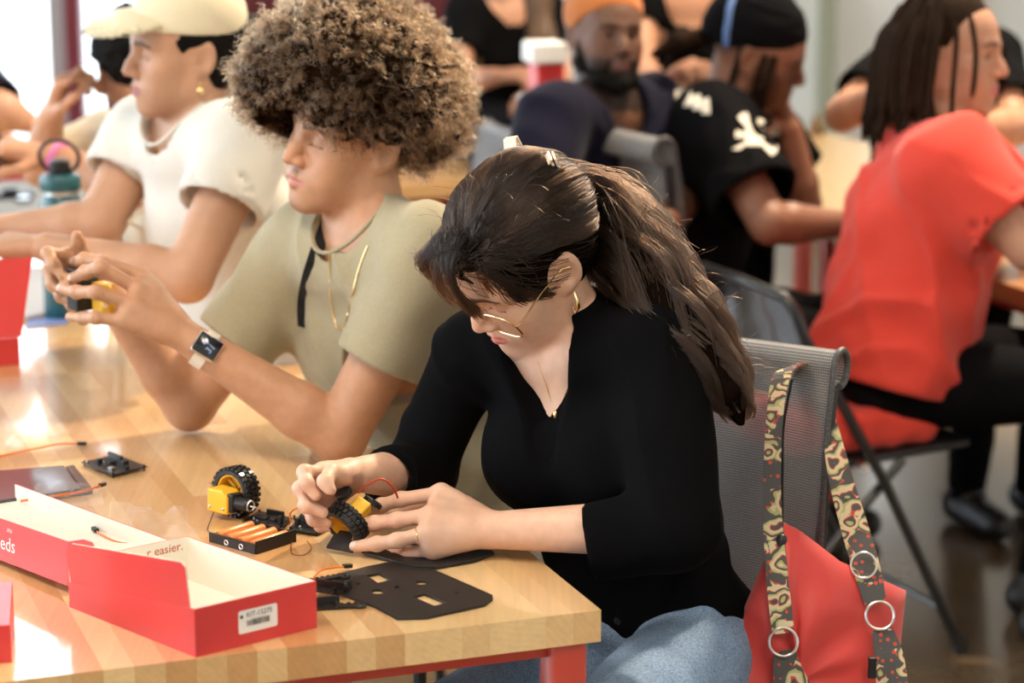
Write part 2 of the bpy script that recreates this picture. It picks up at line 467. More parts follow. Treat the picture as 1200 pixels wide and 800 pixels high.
# ------------------------------------------------------------------ people: heads, hands, bodies
class Head:
    """head frame: X = the person's left, -Y = the way the face looks, Z = up; origin between the ears"""
    def __init__(s, C, yaw, pitch, roll, sc=1.0):
        cy, sy = math.cos(yaw), math.sin(yaw); cp, sp = math.cos(pitch), math.sin(pitch); cr, sr = math.cos(roll), math.sin(roll)
        s.R = np.array([[cy, -sy, 0], [sy, cy, 0], [0, 0, 1]])@np.array([[1, 0, 0], [0, cp, -sp], [0, sp, cp]])@np.array([[cr, 0, sr], [0, 1, 0], [-sr, 0, cr]])
        s.C = np.asarray(C, float); s.sc = sc
    def w(s, *p): return s.C+s.R@(np.asarray(p, float)*s.sc)
    def l(s, P): return ((P-s.C)@s.R)/s.sc
def head_sdf(S, H, lids=0.9, nose=1.0, jaw=1.0, lipw=1.0, male=True):
    w, q = H.w, H.sc
    E_ = lambda c, r, k=0.01, kind='u': S.ell(w(*c), np.array(r)*q, H.R, k*q, kind)
    K = lambda a, b, ra, rb, k=0.01, kind='u': S.cone(w(*a), w(*b), ra*q, rb*q, k*q, kind)
    E_((0, .014, .034), (.0745, .095, .082), .02)
    E_((0, -.034, .030), (.062, .052, .060), .03)
    E_((0, -.034, -.030), (.057, .052, .078), .03)
    for s in (-1, 1):
        K((s*.050*jaw, .006, -.054), (s*.016, -.066, -.094), .017, .015, .03)
        K((s*.056, .004, -.01), (s*.052*jaw, .004, -.056), .014, .014, .03)
        E_((s*.045, -.052, -.020), (.020, .022, .016), .025)
        E_((s*.036, -.058, -.052), (.022, .022, .028), .03)
        K((s*.010, -.084, .021), (s*.042, -.070, .023), .0095, .008, .014)
    E_((0, -.076, -.098), (.020 if male else .015, .015, .014), .02)
    E_((0, -.076, -.062), (.027*lipw, .018, .022), .02)
    for s in (-1, 1):
        E_((s*.031, -.089, .005), (.017, .012, .0115), .012, 's')
        E_((s*.031, -.0685, .004), (.0150, .0150, .0140), .004)
        # the slit between the lids and the fold above the upper lid
        z = .0035-.0075*lids
        pts = [(s*.0175, -.0800, z+.001), (s*.025, -.0838, z-.0005*lids), (s*.032, -.0845, z-.001*lids), (s*.039, -.0812, z+.0002), (s*.0445, -.0755, z+.0016)]
        for a, b in zip(pts[:-1], pts[1:]): K(a, b, .0009+.0035*(1-lids), .0009+.0035*(1-lids), .001, 's')
        fold = [(s*.019, -.0810, .0100), (s*.028, -.0825, .0128), (s*.037, -.0800, .0124), (s*.045, -.0730, .0080)]
        for a, b in zip(fold[:-1], fold[1:]): K(a, b, .0008, .0008, .0015, 's')
    # nose
    K((0, -.082, .016), (0, -.100*nose, -.018), .0080, .0095, .012)
    K((0, -.100*nose, -.018), (0, -.1065*nose, -.029), .0095, .0105, .008)
    for s in (-1, 1):
        E_((s*.0125, -.0955*nose, -.0335), (.0085, .0110, .0080), .007)
        E_((s*.0070, -.0990*nose, -.0420), (.0040, .0060, .0045), .003, 's')
    K((0, -.088, -.040), (0, -.0925, -.050), .004, .004, .008)
    # lips
    for s in (-1, 1):
        K((s*.0045, -.0955, -.0575), (s*.0225*lipw, -.0825, -.0640), .0052, .0026, .004)
        K((s*.0030, -.0945, -.0705), (s*.0200*lipw, -.0825, -.0665), .0062, .0030, .004)
        K((0, -.1000, -.0643), (s*.0120, -.0960, -.0640), .0010, .0010, .002, 's')
        K((s*.0120, -.0960, -.0640), (s*.0250*lipw, -.0845, -.0650), .0010, .0010, .002, 's')
    # ears
    for s in (-1, 1):
        c = w(s*.0765, .016, -.002)
        Re = H.R@rot('Z', -s*0.42)@rot('X', -0.15)
        S.ell(c, np.array([.0085, .0195, .0325])*q, Re, .006*q)
        S.ell(c+Re@np.array([s*.0085, -.002, .002])*q, np.array([.0065, .0125, .0205])*q, Re, .004*q, 's')
        S.ell(c+Re@np.array([s*.002, -.010, -.026])*q, np.array([.007, .009, .010])*q, Re, .008*q)
        S.sph(c+Re@np.array([s*.002, -.017, -.006])*q, .0055*q, .005*q)
    return S
def head_colour(H, P, c, tone, lip, brow=None, stub=None, lash=(0.02, 0.012, 0.008)):
    """local colour of skin: lips, brows, lashes, stubble, flush"""
    L = H.l(P); x = np.abs(L[:, 0]); y, z = L[:, 1], L[:, 2]
    near = (np.abs(L) < .17).all(1)
    def blend(m, colr, a=1.0):
        m = np.clip(m, 0, 1)*near*a
        return c*(1-m[:, None])+np.asarray(colr)*m[:, None]
    zl = np.where(z > -.0645, -.0585-.10*np.maximum(x-.004, 0)**1.0*1.0, 0)
    up = -.0545-.11*np.maximum(x-.005, 0); lo = -.0775+.42*np.maximum(x-.004, 0)
    m = np.minimum(np.minimum((up-z), (z-lo))/.0016, (.0245-x)/.002)*(y < -.06)
    c = blend(m, lip)
    m = np.exp(-((x/.02)**2+((z+.03)/.02)**2)*1.0)*(y < -.08)*0.35; c = blend(m, np.array(tone)*[1.05, .78, .72])
    m = np.exp(-(((x-.045)/.018)**2+((z+.022)/.018)**2))*(y < -.02)*0.25; c = blend(m, np.array(tone)*[1.05, .80, .74])
    e = np.abs(z-(-.0038))/.0011
    m = (1-e)*(np.abs(x-.031) < .0145)*(y < -.066); c = blend(m, lash)
    if brow is not None:
        zc = .0235+.10*(x-.012)*(x < .034)+np.where(x >= .034, .0022-.35*(x-.034), 0)
        m = np.minimum(1-np.abs(z-zc)/(.0052-.05*np.maximum(x-.02, 0)), np.minimum((x-.009)/.004, (.051-x)/.006))*2.5*(y < -.04)
        c = blend(m, brow, 0.92)
    if stub is not None:
        colr, am, full = stub
        n = vnoise(L*700)*.5+.5
        m = np.exp(-(((x)/.022)**2+((z+.048)/.0065)**2))*(y < -.075)
        m = np.maximum(m, np.exp(-((x/.016)**2+((z+.105)/.016)**2))*(y < -.05))
        if full:
            m = np.maximum(m, np.clip((-z-.040-.3*np.maximum(-y-.05, 0)*0)/.02, 0, 1)*np.clip((-z-.020+(.062-x)*-.6+.01)/.02, 0, 1))
            m = m*(1-np.clip(np.minimum((up+.001-z), (z-lo+.001))/.002, 0, 1)*(x < .024))
        c = blend(m*(0.55+0.6*n), colr, am)
    return c
def finger(S, pts, r, k=0.006):
    n = len(pts)
    rr = [r*1.08, r*1.03, r*.96, r*.84][:n] if n <= 4 else np.linspace(r*1.08, r*.84, n)
    S.chain(pts, list(rr), k)
    for p in pts[1:-1]: S.sph(p, r*1.07, k*.8)
def hand_traced(S, W, mcps, fingers, thumb, radii, wr=.026, palm=.0125, nails=None):
    """hand from traced joints: wrist, four knuckles, finger joints beyond each knuckle, thumb joints"""
    W = np.asarray(W)
    for i, m in enumerate(mcps):
        S.cone(W+(m-W)*.12, m, palm*1.15, palm, .012)
        if i: S.cone((mcps[i-1]+m)/2*.45+W*.55, (mcps[i-1]+m)/2, palm*1.1, palm*.85, .012)
    for m, f, r in zip(mcps, fingers, radii): finger(S, [m]+[np.asarray(p) for p in f], r)
    if thumb is not None:
        t = [np.asarray(p) for p in thumb]
        S.cone(W+(t[0]-W)*.2, t[0], .0155, .0135, .014); S.chain(t, [.0135, .0110, .0105, .0085][:len(t)], .006)
        S.cone((W+t[0])/2, mcps[0]*.75+W*.25, .013, .011, .016)
    return S
def hand_posed(S, W, d, n, lat, curl=0.6, sc=1.0, spread=1.0, thumb_in=0.4):
    """generic hand: d towards the knuckles, n out of the palm, lat to the thumb side"""
    W = np.asarray(W, float); d = nrm(d); n = nrm(n-d*np.dot(n, d)); lat = nrm(lat-d*np.dot(lat, d)-n*np.dot(lat, n))
    fl = [(.092, .030, (.042, .026, .020), .0088), (.096, .010, (.046, .030, .021), .0090), (.091, -.010, (.043, .028, .021), .0086), (.082, -.028, (.034, .022, .018), .0076)]
    mc, fs, rd = [], [], []
    for fwd, sd, ph, r in fl:
        m = W+(d*fwd+lat*sd)*sc; p = m; a = 0; pts = []
        for i, L in enumerate(ph):
            a += curl*(.75, 1.0, .7)[i]
            p = p+(math.cos(a)*d+math.sin(a)*n+lat*sd*spread*2.5*math.cos(a))*L*sc; pts.append(p)
        mc.append(m); fs.append(pts); rd.append(r*sc)
    b = W+(d*.030+lat*.030+n*.012)*sc
    t1 = b+nrm(d*.8+lat*.75+n*.35)*.040*sc; t2 = t1+nrm(d*.95+lat*(.35-thumb_in)+n*.45)*.032*sc; t3 = t2+nrm(d*.9+lat*(.1-thumb_in)+n*.5)*.026*sc
    return hand_traced(S, W, mc, fs, [b, t1, t2, t3], rd, palm=.0125*sc)
class Pose:
    """torso and arms; joints are world points"""
    def __init__(s, shL, shR, elL, elR, wrL, wrR, hip, size=1.0, fem=False):
        for k, v in dict(shL=shL, shR=shR, elL=elL, elR=elR, wrL=wrL, wrR=wrR, hip=hip).items(): setattr(s, k, np.asarray(v, float))
        s.M = (s.shL+s.shR)/2; s.ax = nrm(s.shL-s.shR); s.up = nrm(s.M-s.hip); s.fr = nrm(np.cross(s.ax, s.up))
        s.size = size; s.fem = fem; s.hw = np.linalg.norm(s.shL-s.shR)/2
def torso_sdf(S, p, off=0.0, k=0.05, belly=0.0):
    M, up, ax, hip, z, hw = p.M, p.up, p.ax, p.hip, p.size, p.hw
    L = np.linalg.norm(M-hip)
    waist = hip+up*L*.34; chest = hip+up*L*.70; top = M-up*.035*z
    rc = (.098 if p.fem else .108)*z; rw = (.088 if p.fem else .102)*z+belly; rh = (.112 if p.fem else .110)*z
    S.cone(hip, waist, rh+off, rw+off, k, ax=ax, sq=1.42)
    S.cone(waist, chest, rw+off, rc+off, k, ax=ax, sq=1.42)
    S.cone(chest, top, rc+off, .070*z+off, k, ax=ax, sq=1.55)
    S.cone(p.shL-ax*hw*.15, p.shR+ax*hw*.15, .056*z+off, .056*z+off, k)
    return S
def arm_sdf(S, sh, el, wr, z=1.0, r=(.052, .041, .040, .026), k=0.03):
    S.cone(sh, el, r[0]*z, r[1]*z, k)
    m = el+(wr-el)*.28
    S.cone(el, m, r[1]*z, r[2]*z*1.03, .01); S.cone(m, wr, r[2]*z*1.03, r[3]*z, .012)
    return S
def neck_sdf(S, p, H, r=.054, kn=.03):
    base = p.M+p.up*.015
    top = H.w(0, .028, -.045)
    S.cone(base-p.up*.03, top, r*1.12, r, kn)
    for s, sh in ((1, p.shL), (-1, p.shR)):
        S.cone(base+(top-base)*.45+p.ax*s*.02, p.M+(sh-p.M)*.75, r*.55, .040*p.size, .05)
    return base, top
def leg_sdf(S, hip, knee, foot, z=1.0, off=0.0, r=(.092, .062, .058, .040), k=0.03):
    S.cone(hip, knee, r[0]*z+off, r[1]*z+off, k); S.cone(knee, foot, r[2]*z+off, r[3]*z+off, .02)
    return S
def body_mesh(name, S, h, mat, parent, colour, fine=()):
    """one continuous surface; finer cells inside the given balls (head, hands)"""
    geo = []
    for c, r, hf in fine:
        geo.append(S.mesh(hf, keep=lambda X, bs, c=c, r=r: np.linalg.norm(X-c, axis=1) < r+bs*.6))
    def coarse(X, bs):
        m = np.ones(len(X), bool)
        for c, r, hf in fine: m &= np.linalg.norm(X-c, axis=1) > r-bs*.6
        return m
    geo.append(S.mesh(h, keep=coarse))
    v, f = join_geo([g for g in geo if len(g[0])])
    return geo_obj(name, v, f, mat, parent, colour(v))
def wrinkles(scale, amp, stretch=(1, 1, 1), seed=0, R=None):
    s = np.array(stretch, np.float32)*scale
    def f(P):
        Q = (P@R if R is not None else P)*s+seed
        w = vnoise(Q*.6+7.3)
        return amp*(0.8*(1-2*np.abs(vnoise(Q+w[:, None]*.9)))+.35*vnoise(Q*2.3+3.1))
    return f
def group_op(S, S2, k=0.02, kind='u'):
    lo, hi = S2.bounds(); return S._add(kind, k, S2.full, lo, hi)
def sleeve(S, sh, el, cuff, r, k=0.03, hollow=.014, arm=None):
    """sleeve from the shoulder, past the elbow if el is given, open at the cuff"""
    s2 = Sdf(); sh = np.asarray(sh); cuff = np.asarray(cuff)
    if el is not None:
        s2.cone(sh, el, r[0], r[1], .01); d = nrm(cuff-el); s2.cone(el, cuff+d*.04, r[1], r[2]*1.0, .02)
    else:
        d = nrm(cuff-sh); s2.cone(sh, cuff+d*.04, r[0], r[-1], .01)
    s2.plane(cuff+d*.016, d, .004)
    s2.cone(cuff-d*.025, cuff+d*.05, r[-1]-hollow, r[-1]-hollow+.002, .002, 's')
    S.cuffs = getattr(S, 'cuffs', [])+[(cuff, d, r[-1]*1.22)]
    return group_op(S, s2, k)
def hit(S, px, py, D0, D1, lift=.002):
    """first point of a surface on the sight line through a pixel"""
    Ds = np.arange(D0, D1, .0015); P = np.array([at(px, py, d) for d in Ds], np.float32)
    f = S.post(P, S.full_raw(P)) if S.post else S.full(P)
    k = np.where(f < 0)[0]; k = k[0] if len(k) else int(np.argmin(np.abs(f)))
    return P[k].astype(float)+nrm(np.array([0, 0, CAM_H])-P[k])*lift
def trim_cuffs(S, P, d):
    for c, n, rr in getattr(S, 'cuffs', []):
        q = P-c.astype(np.float32); h = q@n.astype(np.float32)
        m = (np.einsum('ij,ij->i', q, q) < rr*rr)
        d = np.where(m, np.maximum(d, h), d)
    return d
def surf(S, p, d=None, it=12):
    """move p onto the surface of S, along d if given"""
    p = np.asarray(p, float).copy()
    for _ in range(it):
        e = 1e-3; Q = np.array([p]+[p+e*v for v in np.eye(3)], np.float32); f = S.full(Q)
        g = (f[1:]-f[0])/e
        if d is None: p = p-g*f[0]/max(g@g, .2)
        else: p = p-np.asarray(d)*f[0]*(0.8 if abs(g@d) < .5 else 1/(g@d))
    return p
def cut_below(P, d, p, n): return np.maximum(d, (P-p)@n)
SKIN_LIGHT = np.array([0.70, 0.42, 0.30])
def folds(p, fade, amp, sc, seed, hem=None, K=None):
    """soft creases: long ridges that run down and across the cloth, dying out at the hems"""
    g1 = (p.ax*.85+p.up*.55).astype(np.float32); g2 = (p.fr*.7-p.ax*.3+p.up*.6).astype(np.float32)
    h1 = nrm(np.cross(g1, p.fr)).astype(np.float32); k1 = np.cross(g1, h1); h2 = nrm(np.cross(g2, p.ax)).astype(np.float32); k2 = np.cross(g2, h2)
    F_ = [np.asarray(c, np.float32) for c in fade]
    def f(P, d):
        w = vnoise(P*3.1+seed)*.5
        q1 = np.stack([(P@g1)*sc*1.7+w, (P@h1)*sc*.42+seed, (P@k1)*sc*.55], 1); q2 = np.stack([(P@g2)*sc*1.5-w, (P@h2)*sc*.40+seed+5, (P@k2)*sc*.55], 1)
        r1 = np.clip(1-2.4*np.abs(vnoise(q1)), 0, 1)**1.4; r2 = np.clip(1-2.4*np.abs(vnoise(q2)), 0, 1)**1.4
        m = np.ones(len(P), np.float32)
        for c in F_: m *= np.clip(np.sqrt(((P-c)**2).sum(1))/.10-.45, .08, 1)
        if hem is not None: m *= np.clip(((P-hem)@p.up)/.05, .1, 1)
        d = d-amp*m*(r1*.8+r2*.6-.35)
        return trim_cuffs(K, P, d) if K is not None else d
    return f
# ------------------------------------------------------------------ the room
def wood_mat(name, light, dark, coat=0.0):
    m, nt, b, out = new_mat(name)
    tc = N(nt, 'ShaderNodeTexCoord'); oi = N(nt, 'ShaderNodeObjectInfo')
    off = N(nt, 'ShaderNodeVectorMath', operation='MULTIPLY_ADD'); cmb = N(nt, 'ShaderNodeCombineXYZ')
    nt.links.new(oi.outputs['Random'], cmb.inputs[0]); nt.links.new(oi.outputs['Random'], cmb.inputs[2])
    nt.links.new(cmb.outputs[0], off.inputs[0]); off.inputs[1].default_value = (7, 0, 3)
    mp = N(nt, 'ShaderNodeMapping'); mp.inputs['Rotation'].default_value = (0, 0, -TH); mp.inputs['Scale'].default_value = (1, .045, 1)
    nt.links.new(tc.outputs['Object'], mp.inputs[0]); nt.links.new(mp.outputs[0], off.inputs[2])
    n1 = N(nt, 'ShaderNodeTexNoise', i_Scale=70.0, i_Detail=6.0, i_Roughness=.65); nt.links.new(off.outputs[0], n1.inputs['Vector'])
    wv = N(nt, 'ShaderNodeTexWave', wave_type='RINGS', rings_direction='Y', i_Scale=38.0, i_Distortion=3.0, i_Detail=2.0); nt.links.new(off.outputs[0], wv.inputs['Vector'])
    base = mix(nt, oi.outputs['Random'], light, dark)
    g = ramp(nt, n1.outputs[0], [(.30, .90), (.62, 1.02)]); g2 = ramp(nt, wv.outputs['Fac'], [(0, .97), (1, 1.01)])
    nt.links.new(mix(nt, 1.0, mix(nt, 1.0, base, g, 'MULTIPLY'), g2, 'MULTIPLY'), b.inputs['Base Color'])
    b.inputs['Roughness'].default_value = .34; b.inputs['Coat Weight'].default_value = coat; b.inputs['Coat Roughness'].default_value = .075
    return m
M_STAVE = wood_mat('maple_stave', (0.86, 0.60, 0.30), (0.58, 0.30, 0.11), 1.0)
M_RED_STEEL = mat('red_steel', (0.55, 0.055, 0.028), rough=.35, coat=.3)
M_WHITE_WALL = mat('white_wall', (0.80, 0.82, 0.80), rough=.7, noise=.04, scale=2)
M_CEIL = mat('ceiling_paint', (0.72, 0.72, 0.70), rough=.9)
M_DARK_RED = mat('dark_red_wall', (0.125, 0.010, 0.014), rough=.55, noise=.1, scale=3)
M_FRAME = mat('grey_window_frame', (0.42, 0.38, 0.40), rough=.5)
M_FRAME_RED = mat('red_window_frame', (0.20, 0.022, 0.035), rough=.5)
M_GLASS = glass_mat('window_glass', (.97, .99, 1.0), alpha=.0)
def floor_mat():
    m, nt, b, out = new_mat('polished_concrete')
    tc = N(nt, 'ShaderNodeTexCoord')
    n1 = N(nt, 'ShaderNodeTexNoise', i_Scale=1.3, i_Detail=7.0, i_Roughness=.6); nt.links.new(tc.outputs['Object'], n1.inputs['Vector'])
    n2 = N(nt, 'ShaderNodeTexNoise', i_Scale=60.0, i_Detail=3.0); nt.links.new(tc.outputs['Object'], n2.inputs['Vector'])
    c = ramp(nt, n1.outputs[0], [(.3, (.100, .066, .036)), (.55, (.185, .128, .070)), (.75, (.23, .17, .10))])
    nt.links.new(mix(nt, .25, c, ramp(nt, n2.outputs[0], [(.3, .3), (.7, 1.0)]), 'MULTIPLY'), b.inputs['Base Color'])
    b.inputs['Roughness'].default_value = .22; b.inputs['Coat Weight'].default_value = .4; b.inputs['Coat Roughness'].default_value = .12
    return m
def struct(name, mb, m, parent=None, **kw):
    o = mb.build(name, m, parent, **kw)
    if parent is None: o['kind'] = 'structure'
    return o
YB, XL, XR, YF, ZC = 10.2, -6.0, 5.0, -2.5, 4.3
struct('floor', MB().box(((XL+XR)/2, (YB+YF)/2, -.05), ((XR-XL)/2+.2, (YB-YF)/2+.2, .05)), floor_mat())
struct('ceiling', MB().box(((XL+XR)/2, (YB+YF)/2, ZC+.05), ((XR-XL)/2+.2, (YB-YF)/2+.2, .05)), M_CEIL)
struct('wall_right', MB().box((XR+.05, (YB+YF)/2, ZC/2), (.05, (YB-YF)/2, ZC/2)), M_WHITE_WALL)
struct('wall_front', MB().box(((XL+XR)/2, YF-.05, ZC/2), ((XR-XL)/2, .05, ZC/2)), M_WHITE_WALL)
# back wall: a glazed left end, a dark red stretch, then white
xr0, xr1 = -1.23, -.16
struct('wall_back', MB().box(((XR+xr1)/2, YB+.05, ZC/2), ((XR-xr1)/2, .05, ZC/2)), M_WHITE_WALL)
struct('wall_back_red', MB().box(((xr0+xr1)/2, YB+.03, ZC/2), ((xr1-xr0)/2, .07, ZC/2)), M_DARK_RED)
struct('wall_back_sill', MB().box(((XL+xr0)/2, YB+.05, .15), ((xr0-XL)/2, .06, .15)), M_WHITE_WALL)
struct('wall_back_head', MB().box(((XL+xr0)/2, YB+.05, ZC-.15), ((xr0-XL)/2, .06, .15)), M_WHITE_WALL)
struct('wall_left_sill', MB().box((XL-.05, (YB+YF)/2, .15), (.06, (YB-YF)/2, .15)), M_WHITE_WALL)
struct('wall_left_head', MB().box((XL-.05, (YB+YF)/2, ZC-.3), (.06, (YB-YF)/2, .3)), M_WHITE_WALL)
def window(name, c, w, z0, z1, along, mframe, muntins=(), rail=None):
    """glazed bay: root carries the outer frame, panes and glazing bars are its parts"""
    c = np.array([*c, 0.0]); a = np.array([*along, 0.0]); n_ = np.array([-a[1], a[0], 0])
    R_ = np.stack([a, n_, [0, 0, 1.0]], 1); t = .035
    root = MB()
    for s in (-1, 1): root.box(c+a*s*(w/2-t)+[0, 0, (z0+z1)/2], (t, .05, (z1-z0)/2), R_)
    for z in (z0+t, z1-t): root.box(c+[0, 0, z], (w/2-2*t, .05, t), R_)
    o = root.build(name, mframe); o['kind'] = 'structure'
    MB().box(c+[0, 0, (z0+z1)/2], (w/2-2*t, .004, (z1-z0)/2-2*t), R_).build('pane', M_GLASS, o)
    if rail: MB().box(c+[0, 0, rail], (w/2-2*t, .03, .03), R_).build('rail', mframe, o)
    return o
bays = [(-6.0, -4.6), (-4.6, -3.2), (-3.2, -1.90), (-1.90, xr0)]
for i, (a, b) in enumerate(bays):
    window('window_%d' % (i+1), ((a+b)/2, YB+.03), b-a, .30, ZC-.30, (1, 0), M_FRAME_RED if i == 3 else M_FRAME, rail=None)
for i in range(6):
    y0 = YF+.3+i*2.05
    window('window_%d' % (i+6), (XL-.03, y0+1.02), 2.05, .30, ZC-.6, (0, 1), M_FRAME)
MB().box((1.33, YB-.06, 1.2), (.03, .06, 1.2)).build('trim_1', mat('grey_green_trim', (.36, .38, .28), rough=.6))['kind'] = 'structure'
MB().box((1.93, YB-.03, 2.1), (.035, .03, 2.1)).build('trim_2', mat('dark_trim', (.05, .06, .06), rough=.6))['kind'] = 'structure'
# bright oval spot on the white wall, modelled as an emissive body
for x, l in ((1.62, 'white oval glowing on the white wall'),):
    s_ = Sdf(); s_.cone((x, YB-.03, 1.08), (x, YB-.03, 1.22), .05, .05); v, f = s_.mesh(.012)
    o = geo_obj('wall_oval', v, f, mat('glowing_white', (1, 1, 1), rough=.4, emit=2.2)); tag(o, l, 'lamp')
# outside the glass: paving and pale street furniture
struct('ground_outside', MB().box((-6, 22, -.1), (16, 11.6, .08)), mat('pale_paving', (.62, .62, .60), rough=.9, noise=.08, scale=1))
struct('pavement_left', MB().box((-12, 3, -.1), (5.9, 7.3, .08)), mat('pale_paving_left', (.62, .62, .60), rough=.9, noise=.08, scale=1))
def planter(x, y, label):
    o = MB().lathe([(.30, 0), (.36, .5), (.36, .56), (.32, .56)], 20, (x, y, -.02)).build('planter', mat('dark_planter', (.05, .05, .055), rough=.6)); tag(o, label, 'planter')
    s_ = Sdf(); rg = np.random.default_rng(5)
    for k in range(14): s_.sph((x+rg.normal()*.16, y+rg.normal()*.16, .8+abs(rg.normal())*.7), .2, .06)
    v, f = s_.mesh(.06); geo_obj('shrub', v, f, mat('dark_foliage', (.020, .045, .022), rough=.8, noise=.5, scale=8), o)
planter(-3.4, 13.4, 'dark leafy shrub in a planter outside the left window')
o = MB().box((-2.62, 13.9, 1.72), (.26, .5, .05), rot('Y', .18)).box((-2.62, 13.9, .85), (.03, .03, .85)).build('patio_parasol', mat('white_canvas', (.9, .9, .9), rough=.8)); tag(o, 'white slanted awning panel on a post outside the left window', 'awning')
# ceiling lamps: the fittings below the lights set up at the top
M_DIFF = mat('lamp_diffuser', (1, .9, .75), rough=.4, emit=4.0)
for (x, y, s, l) in ((1.5, 6.0, .17, 'round ceiling lamp over the right hand table'), (-1.2, 2.2, .5, 'wide ceiling lamp over the near end of the table'), (1.6, 8.0, .4, 'wide ceiling lamp over the far tables'), (.9, .3, .4, 'wide added fill lamp nearest the front wall')):  # the last fitting is made up to carry the added front fill
    o = MB().lathe([(s*1.08, 0), (s*1.08, .14), (s*.3, .18), (.03, .18), (.03, ZC-3.84)], 20, (x, y, 3.84)).build('ceiling_light', M_CEIL); tag(o, l, 'lamp')
    MB().lathe([(s, -.004), (s, .006)], 20, (x, y, 3.838)).build('diffuser', M_DIFF, o)

# ------------------------------------------------------------------ tables
TR = np.stack([U, Vv, [0, 0, 1.0]], 1)
def work_table(u0, u1, v0, v1, label, org=tab, group=None, staves=True, leg=.052, inset=.012):
    c = org((u0+u1)/2, (v0+v1)/2, 0)
    root = empty('work_table', c, label, 'table', group)
    rg = random.Random(int(abs(v0*100)+abs(u0)*1000)+5)
    if staves:
        nrow = round((u1-u0)/.038); w = (u1-u0)/nrow
        for i in range(nrow):
            v = v0
            while v < v1-.001:
                L = rg.uniform(.24, .62)
                if v1-(v+L) < .14: L = v1-v
                z = TZ-rg.random()*.00012
                cc = org(u0+(i+.5)*w, v+L/2, z-.0215)
                MB().box(cc, (w/2-.00004, L/2-.00004, .0215), TR).build('stave', M_STAVE, root)
                v += L
    else:
        MB().box(org((u0+u1)/2, (v0+v1)/2, TZ-.0215), ((u1-u0)/2, (v1-v0)/2, .0215), TR).build('tabletop', M_STAVE, root, bevel=.002)
    a = inset+.012
    for s in (0, 1):
        MB().box(org((u0+a+.02) if s == 0 else (u1-a-.02), (v0+v1)/2, TZ-.043-.011), (.018, (v1-v0)/2-a-.03, .011), TR).build('side_rail', M_RED_STEEL, root)
        MB().box(org((u0+u1)/2, (v0+a+.02) if s == 0 else (v1-a-.02), TZ-.043-.011), ((u1-u0)/2-a-.03, .018, .011), TR).build('end_rail', M_RED_STEEL, root)
    for uu in (u0+inset+leg/2, u1-inset-leg/2):
        for vv in (v0+inset+leg/2, v1-inset-leg/2):
            MB().box(org(uu, vv, (TZ-.043)/2), (leg/2, leg/2, (TZ-.043)/2), TR).build('leg', M_RED_STEEL, root, bevel=.010, bseg=3, smooth=True)
    return root
_d = onz(82, 436, TZ)-CORNER
SEAM = float(_d@Vv)
work_table(-.80, 0, 0, SEAM-.002, 'near butcher block worktable on red steel legs')
work_table(-.80, 0, SEAM+.002, 2*SEAM, 'butcher block worktable joined end to end behind the nearest one')
E1 = onz(1150, 322, TZ)
org3 = lambda u, v, z=TZ: E1+u*U+v*Vv+np.array([0, 0, z-TZ])
work_table(0, .80, -.9, .75, 'pale worktable at the right edge beside the person in red', org3, staves=False)
work_table(0, .80, .754, 2.4, 'pale worktable in front of the person in a black head wrap', org3, staves=False)
E2 = onz(560, 205, TZ)
org4 = lambda u, v, z=TZ: E2+u*U+v*Vv+np.array([0, 0, z-TZ])
work_table(-.45, .55, -.1, 1.25, 'pale worktable far back behind the curly hair', org4, staves=False)
# ------------------------------------------------------------------ person with glasses in a black cardigan
SKIN_M = mat('skin_light', (0.7, 0.45, 0.33), rough=0.48, vcol=True, noise=0.10, scale=60, bump=0.05, bscale=900, sss=0.10, spec=0.4)
M_BLACK_KNIT = cloth_mat('black_knit', (0.0035, 0.0035, 0.0042), weave=1600, rough=1.0, sheen=0.0, var=0.25, spec=0.06)
M_DENIM = cloth_mat('blue_denim', (0.24, 0.36, 0.54), weave=700, var=0.42, sheen=0.05)
M_GOLD = mat('gold', (0.85, 0.62, 0.30), rough=0.25, metal=1.0)
M_BLACK_PLASTIC = mat('black_plastic', (0.012, 0.012, 0.013), rough=0.42)
M_GIRL_HAIR = hair_mat('dark_brown_hair', (0.0060, 0.0034, 0.0024), (0.020, 0.0088, 0.0040), rough=0.24, var=0.5, tipfrom=0.15)
M_GIRL_SCALP = mat('dark_brown_hair_base', (0.006, 0.0035, 0.0025), rough=1.0, spec=0.0)
M_GIRL_HAIR2 = hair_mat('brown_hair', (0.0095, 0.0050, 0.0032), (0.024, 0.0108, 0.0050), rough=0.24, var=0.4, tipfrom=0.2)
M_GIRL_HAIR3 = hair_mat('chestnut_hair', (0.026, 0.0125, 0.0062), (0.044, 0.020, 0.0090), rough=0.24, var=0.4, tipfrom=0.2)
